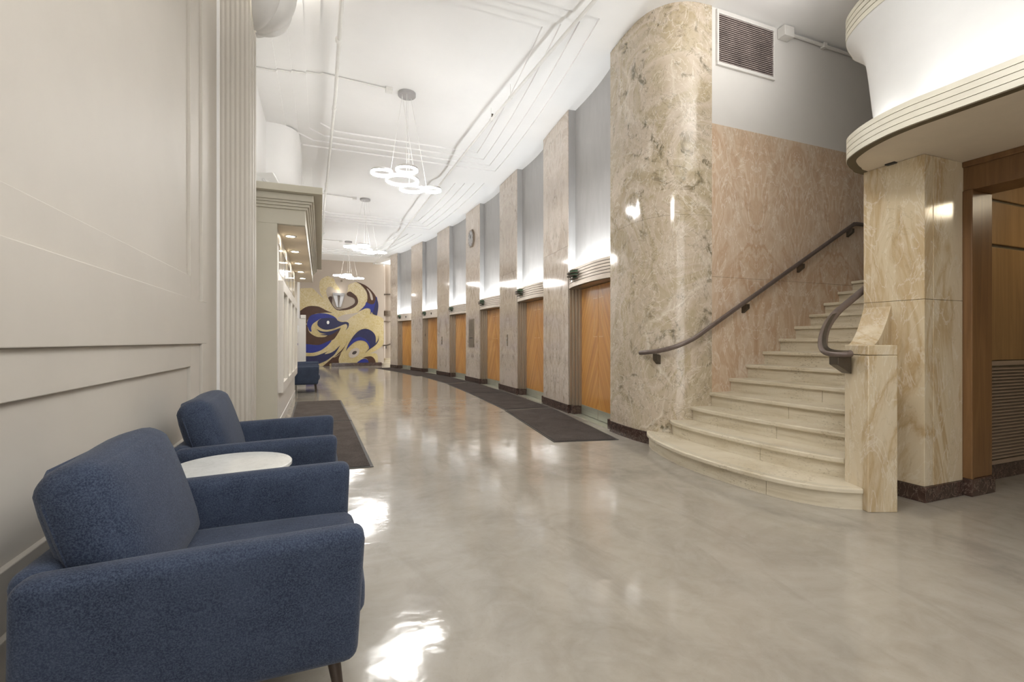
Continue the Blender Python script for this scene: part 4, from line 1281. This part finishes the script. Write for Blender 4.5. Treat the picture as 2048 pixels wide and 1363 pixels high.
# ================================================================== MURAL
MURAL = [
  ('gold_field','gold',[(-1.25,3.78),(-0.99,3.79),(-0.56,3.83),(-0.36,3.82),(-0.16,3.63),(0.0,3.46),(0.16,3.32),(0.16,3.32),(0.07,3.46),(-0.01,3.61),(-0.05,3.81),(-0.05,4.03),(0.0,4.24),(0.18,4.39),(0.34,4.45),(0.6,4.35),(0.71,4.11),(0.86,3.89),(0.88,3.74),(0.69,3.79),(0.51,3.93),(0.39,3.93),(0.31,3.87),(0.26,3.72),(0.28,3.57),(0.34,3.4),(0.46,3.18),(0.53,3.06),(0.69,2.84),(0.86,2.79),(1.14,2.81),(1.38,2.91),(1.57,3.04),(1.69,3.19),(1.71,3.37),(1.54,3.57),(1.38,3.66),(1.26,3.66),(1.28,3.93),(1.3,4.06),(1.45,4.14),(1.66,4.23),(1.66,4.23),(1.86,4.12),(2.06,3.93),(2.17,3.73),(2.25,3.46),(2.22,3.26),(2.17,3.07),(2.05,2.9),(2.27,2.89),(2.37,2.78),(2.36,2.6),(2.44,2.71),(2.59,2.61),(2.76,2.53),(2.91,2.46),(3.04,2.33),(3.2,2.21),(3.34,2.08),(3.42,1.92),(3.47,1.69),(3.42,1.46),(3.26,1.24),(3.01,1.15),(2.98,1.04),(2.78,0.86),(2.52,0.7),(2.34,0.62),(2.61,0.62),(2.71,0.51),(2.74,0.3),(2.74,0.1),(2.74,0.1),(1.38,0.02),(-0.02,-0.03),(-1.25,-0.05),(-1.25,-0.05)]),
  ('grey_lozenge','pale',[(0.78,2.38),(0.93,2.49),(1.11,2.57),(1.3,2.6),(1.61,2.66),(1.79,2.68),(1.61,2.56),(1.41,2.43),(1.26,2.3),(1.05,2.25),(0.89,2.29)]),
  ('brown_wave','brown',[(-1.24,2.43),(-0.99,2.64),(-0.82,2.79),(-0.66,2.9),(-0.46,2.96),(-0.29,2.96),(-0.09,2.94),(0.09,2.86),(0.31,2.74),(0.57,2.64),(0.57,2.64),(0.26,2.65),(0.01,2.62),(-0.23,2.58),(-0.44,2.44),(-0.6,2.26),(-0.66,2.08),(-1.24,1.9),(-1.24,1.9)]),
  ('brown_field','brown',[(-0.92,2.05),(-0.63,2.05),(-0.53,1.73),(-0.37,1.56),(-0.13,1.45),(0.19,1.45),(0.37,1.56),(0.6,1.65),(0.89,1.85),(0.96,1.92),(0.96,1.92),(0.82,1.65),(0.66,1.39),(0.52,1.28),(0.27,1.17),(0.07,1.08),(-0.17,1.05),(-0.63,1.1),(-0.92,1.11),(-0.92,1.11)]),
  ('blue_band','blue',[(-0.92,1.11),(-0.63,1.1),(-0.17,1.05),(0.07,1.1),(0.31,1.22),(0.52,1.3),(0.52,1.3),(0.45,1.17),(0.27,0.98),(0.03,0.8),(-0.23,0.7),(-0.43,0.67),(-0.63,0.68),(-0.92,0.69),(-0.92,0.69)]),
  ('navy_band','navy',[(-0.92,0.51),(-0.63,0.51),(-0.27,0.52),(0.03,0.61),(0.35,0.74),(0.35,0.74),(0.19,0.61),(0.43,0.65),(0.68,0.8),(0.91,1.05),(0.91,1.05),(0.82,0.86),(0.64,0.58),(0.47,0.43),(0.27,0.28),(0.03,0.17),(-0.18,0.11),(-0.53,0.08),(-0.92,0.06),(-0.92,0.06)]),
  ('brown_root','brown',[(0.03,-0.01),(0.11,0.02),(0.35,0.23),(0.56,0.43),(0.56,0.43),(0.68,0.45),(0.84,0.56),(0.97,0.69),(0.97,0.69),(0.89,0.49),(0.84,0.32),(0.86,0.14),(0.86,0.14),(0.45,0.14),(0.43,-0.01),(0.43,-0.01)]),
  ('brown_sliver','brown',[(1.32,1.39),(1.32,1.39),(1.18,1.08),(1.03,0.86),(0.86,0.68),(0.64,0.47),(0.56,0.42),(0.56,0.42),(0.78,0.54),(0.99,0.73),(1.18,1.06)]),
  ('blue_leaf','blue',[(-0.61,2.07),(-0.56,2.31),(-0.45,2.48),(-0.27,2.56),(-0.03,2.61),(0.27,2.6),(0.52,2.52),(0.68,2.42),(0.78,2.3),(0.78,2.3),(0.47,2.32),(0.19,2.31),(0.01,2.35),(0.01,2.35),(-0.17,2.23),(-0.35,2.08),(-0.42,1.9),(-0.4,1.71),(-0.4,1.71),(-0.49,1.73),(-0.57,1.92)]),
  ('navy_leaf','navy',[(-0.14,2.12),(-0.11,2.23),(0.01,2.34),(0.19,2.38),(0.47,2.39),(0.68,2.38),(0.8,2.27),(0.97,2.2),(1.2,2.21),(1.32,2.13),(1.29,1.94),(1.16,1.77),(1.16,1.77),(1.25,1.97),(1.2,2.09),(1.07,2.07),(0.84,1.96),(0.6,1.86),(0.35,1.81),(0.15,1.82),(-0.03,1.91),(-0.13,2.02)]),
  ('navy_ribbon','navy',[(-0.17,1.84),(-0.17,1.84),(-0.03,1.76),(0.19,1.71),(0.43,1.73),(0.68,1.81),(0.95,1.92),(0.95,1.92),(0.74,1.72),(0.47,1.56),(0.27,1.53),(-0.03,1.56),(-0.03,1.56),(0.11,1.58),(0.27,1.59),(0.27,1.59),(0.01,1.65),(-0.09,1.73)]),
  ('blue_crescent','blue',[(2.2,3.26),(2.62,3.52),(2.71,3.33),(2.75,3.15),(2.75,2.94),(2.69,2.57),(2.69,2.57),(2.63,2.57),(2.48,2.65),(2.43,2.74),(2.36,2.6),(2.36,2.6),(2.38,2.77),(2.34,2.89),(2.22,2.92),(2.1,2.9),(1.94,2.82),(1.75,2.72),(1.75,2.72),(1.94,2.88),(2.1,3.07)]),
  ('brown_crescent','brown',[(1.67,4.24),(1.67,4.24),(1.9,4.17),(2.14,4.06),(2.34,3.9),(2.52,3.7),(2.63,3.52),(2.62,3.39),(2.54,3.16),(2.38,3.12),(2.3,3.16),(2.2,3.22),(2.23,3.46),(2.18,3.75),(2.06,3.93),(1.86,4.13)]),
  ('navy_edge','navy',[(2.62,3.53),(2.71,3.33),(2.75,3.15),(2.75,2.94),(2.69,2.56),(2.69,2.56),(2.63,2.57),(2.48,2.65),(2.54,2.9),(2.6,3.15),(2.62,3.35)]),
  ('pale_drop','pale',[(2.17,3.94),(2.17,3.94),(2.3,3.84),(2.42,3.66),(2.47,3.51),(2.48,3.35),(2.4,3.35),(2.35,3.51),(2.3,3.71)]),
  ('brown_scroll','brown',[(1.22,3.59),(1.25,3.67),(1.38,3.73),(1.53,3.64),(1.69,3.49),(1.76,3.29),(1.73,3.12),(1.57,2.95),(1.28,2.82),(0.9,2.77),(0.94,2.77),(0.77,2.79),(0.65,2.88),(0.53,3.04),(0.46,3.16),(0.38,3.31),(0.36,3.39),(0.43,3.45),(0.52,3.45),(0.55,3.37),(0.53,3.23),(0.53,3.1),(0.62,2.95),(0.72,2.85),(0.86,2.81),(1.03,2.83),(0.9,2.84),(1.19,2.9),(1.42,3.01),(1.57,3.12),(1.62,3.24),(1.59,3.36),(1.48,3.44),(1.28,3.51)]),
  ('navy_drop','navy',[(1.18,0.74),(1.18,0.74),(1.26,1.0),(1.38,1.24),(1.53,1.48),(1.73,1.71),(1.92,1.83),(2.14,1.87),(2.34,1.81),(2.5,1.69),(2.6,1.53),(2.63,1.36),(2.62,1.16),(2.65,1.16),(2.75,1.34),(2.77,1.51),(2.77,1.51),(2.77,1.3),(2.67,1.11),(2.5,0.95),(2.3,0.81),(2.1,0.64),(2.1,0.64),(2.24,0.79),(2.3,0.89),(2.28,0.99),(2.2,1.14),(2.08,1.24),(1.9,1.29),(1.73,1.27),(1.55,1.18),(1.4,1.04),(1.26,0.87)]),
  ('blue_drop','blue',[(1.26,0.95),(1.38,1.16),(1.53,1.34),(1.73,1.44),(1.9,1.45),(2.1,1.36),(2.24,1.22),(2.34,1.05),(2.33,0.87),(2.3,0.89),(2.28,0.99),(2.2,1.14),(2.08,1.24),(1.91,1.28),(1.73,1.26),(1.56,1.17),(1.4,1.03),(1.28,0.9)]),
  ('pale_halo','pale',[(1.8,0.85),(1.83,0.76),(1.81,0.65),(1.75,0.54),(1.64,0.45),(1.53,0.4),(1.42,0.4),(1.34,0.45),(1.31,0.54),(1.33,0.65),(1.4,0.76),(1.5,0.85),(1.62,0.9),(1.73,0.9)]),
  ('dark_eye','dark',[(1.7,0.72),(1.7,0.69),(1.68,0.65),(1.65,0.61),(1.6,0.58),(1.55,0.57),(1.51,0.58),(1.48,0.6),(1.48,0.64),(1.5,0.68),(1.53,0.72),(1.58,0.74),(1.63,0.75),(1.67,0.74)]),
  ('brown_foot','brown',[(2.0,0.4),(2.0,0.4),(2.16,0.45),(2.38,0.47),(2.52,0.39),(2.6,0.25),(2.62,0.12),(2.62,0.12),(2.26,0.12),(2.24,0.29),(2.14,0.37)]),
  ('blue_foot','blue',[(1.67,0.13),(1.67,0.13),(1.81,0.24),(1.94,0.32),(2.1,0.35),(2.24,0.27),(2.28,0.12),(2.28,0.12)]),
]

ORDER = {}
mu = thing('wall_mural', 'large abstract mural of gold, brown and blue swirls on the far wall', 'mural', (0, 0, 0))
for i, (nm, colr, pts) in enumerate(MURAL):
    lim = [(min(x, 3.02), max(0.01, z)) for x, z in spline(pts, 5, True)]
    # drop doubled points left by the clamp
    cl = [lim[0]]
    for q in lim[1:]:
        if abs(q[0] - cl[-1][0]) + abs(q[1] - cl[-1][1]) > 1e-4:
            cl.append(q)
    y = 25.3 - 0.004 - 0.0015 * i
    b = MB()
    n = len(cl)
    b.v = [(x, y, z) for x, z in cl] + [(x, 25.299, z) for x, z in cl]
    b.f = [tuple(range(n))] + [(j, (j + 1) % n, n + (j + 1) % n, n + j) for j in range(n)]
    b.build(nm, 'mural_' + colr, mu)
ws2 = thing('mural_sconce', 'grey metal tapering wall light mounted on the mural', 'sconce', (0.84, 25.27, 0))
mb = MB()
for sg in (-1, 1):
    vert_prism(mb, [(sg * 0.27, 3.50), (sg * 0.06, 3.50), (sg * 0.005, 2.92), (sg * 0.10, 2.92)], -0.12, 0.0)
mb.build('leg', 'canopy_grey', ws2, bevel=0.01)
for z0, z1, w in ((3.50, 3.54, 0.27), (3.55, 3.59, 0.275), (3.60, 3.63, 0.28)):
    MB().box(-w, w, -0.16, 0.0, z0, z1).build('band', 'canopy_grey', ws2, bevel=0.006)
L = bpy.data.lights.new('mural_sconce_lamp', 'POINT')
L.energy, L.color, L.shadow_soft_size = 1.6, (1, 0.97, 0.92), 0.06
lo = bpy.data.objects.new('mural_sconce_lamp', L)
COL.objects.link(lo)
lo.location = (0.84, 25.08, 3.72)
d1 = thing('smoke_detector', 'small dark round device on the wall above the mural light', 'detector', (0.97, 25.25, 4.245))
vert_prism(MB(), [(0.05 * math.cos(2 * PI * j / 16), 0.05 * math.sin(2 * PI * j / 16)) for j in range(16)], -0.02, 0.04).build('body', 'bronze_plate', d1)
d2 = thing('wall_speaker', 'small pale device on the dark blue leaf of the mural', 'device', (0.345, 25.22, 2.165))
vert_prism(MB(), [(0.06 * math.cos(2 * PI * j / 16), 0.085 * math.sin(2 * PI * j / 16)) for j in range(16)], -0.02, 0.05).build('body', 'alu', d2)
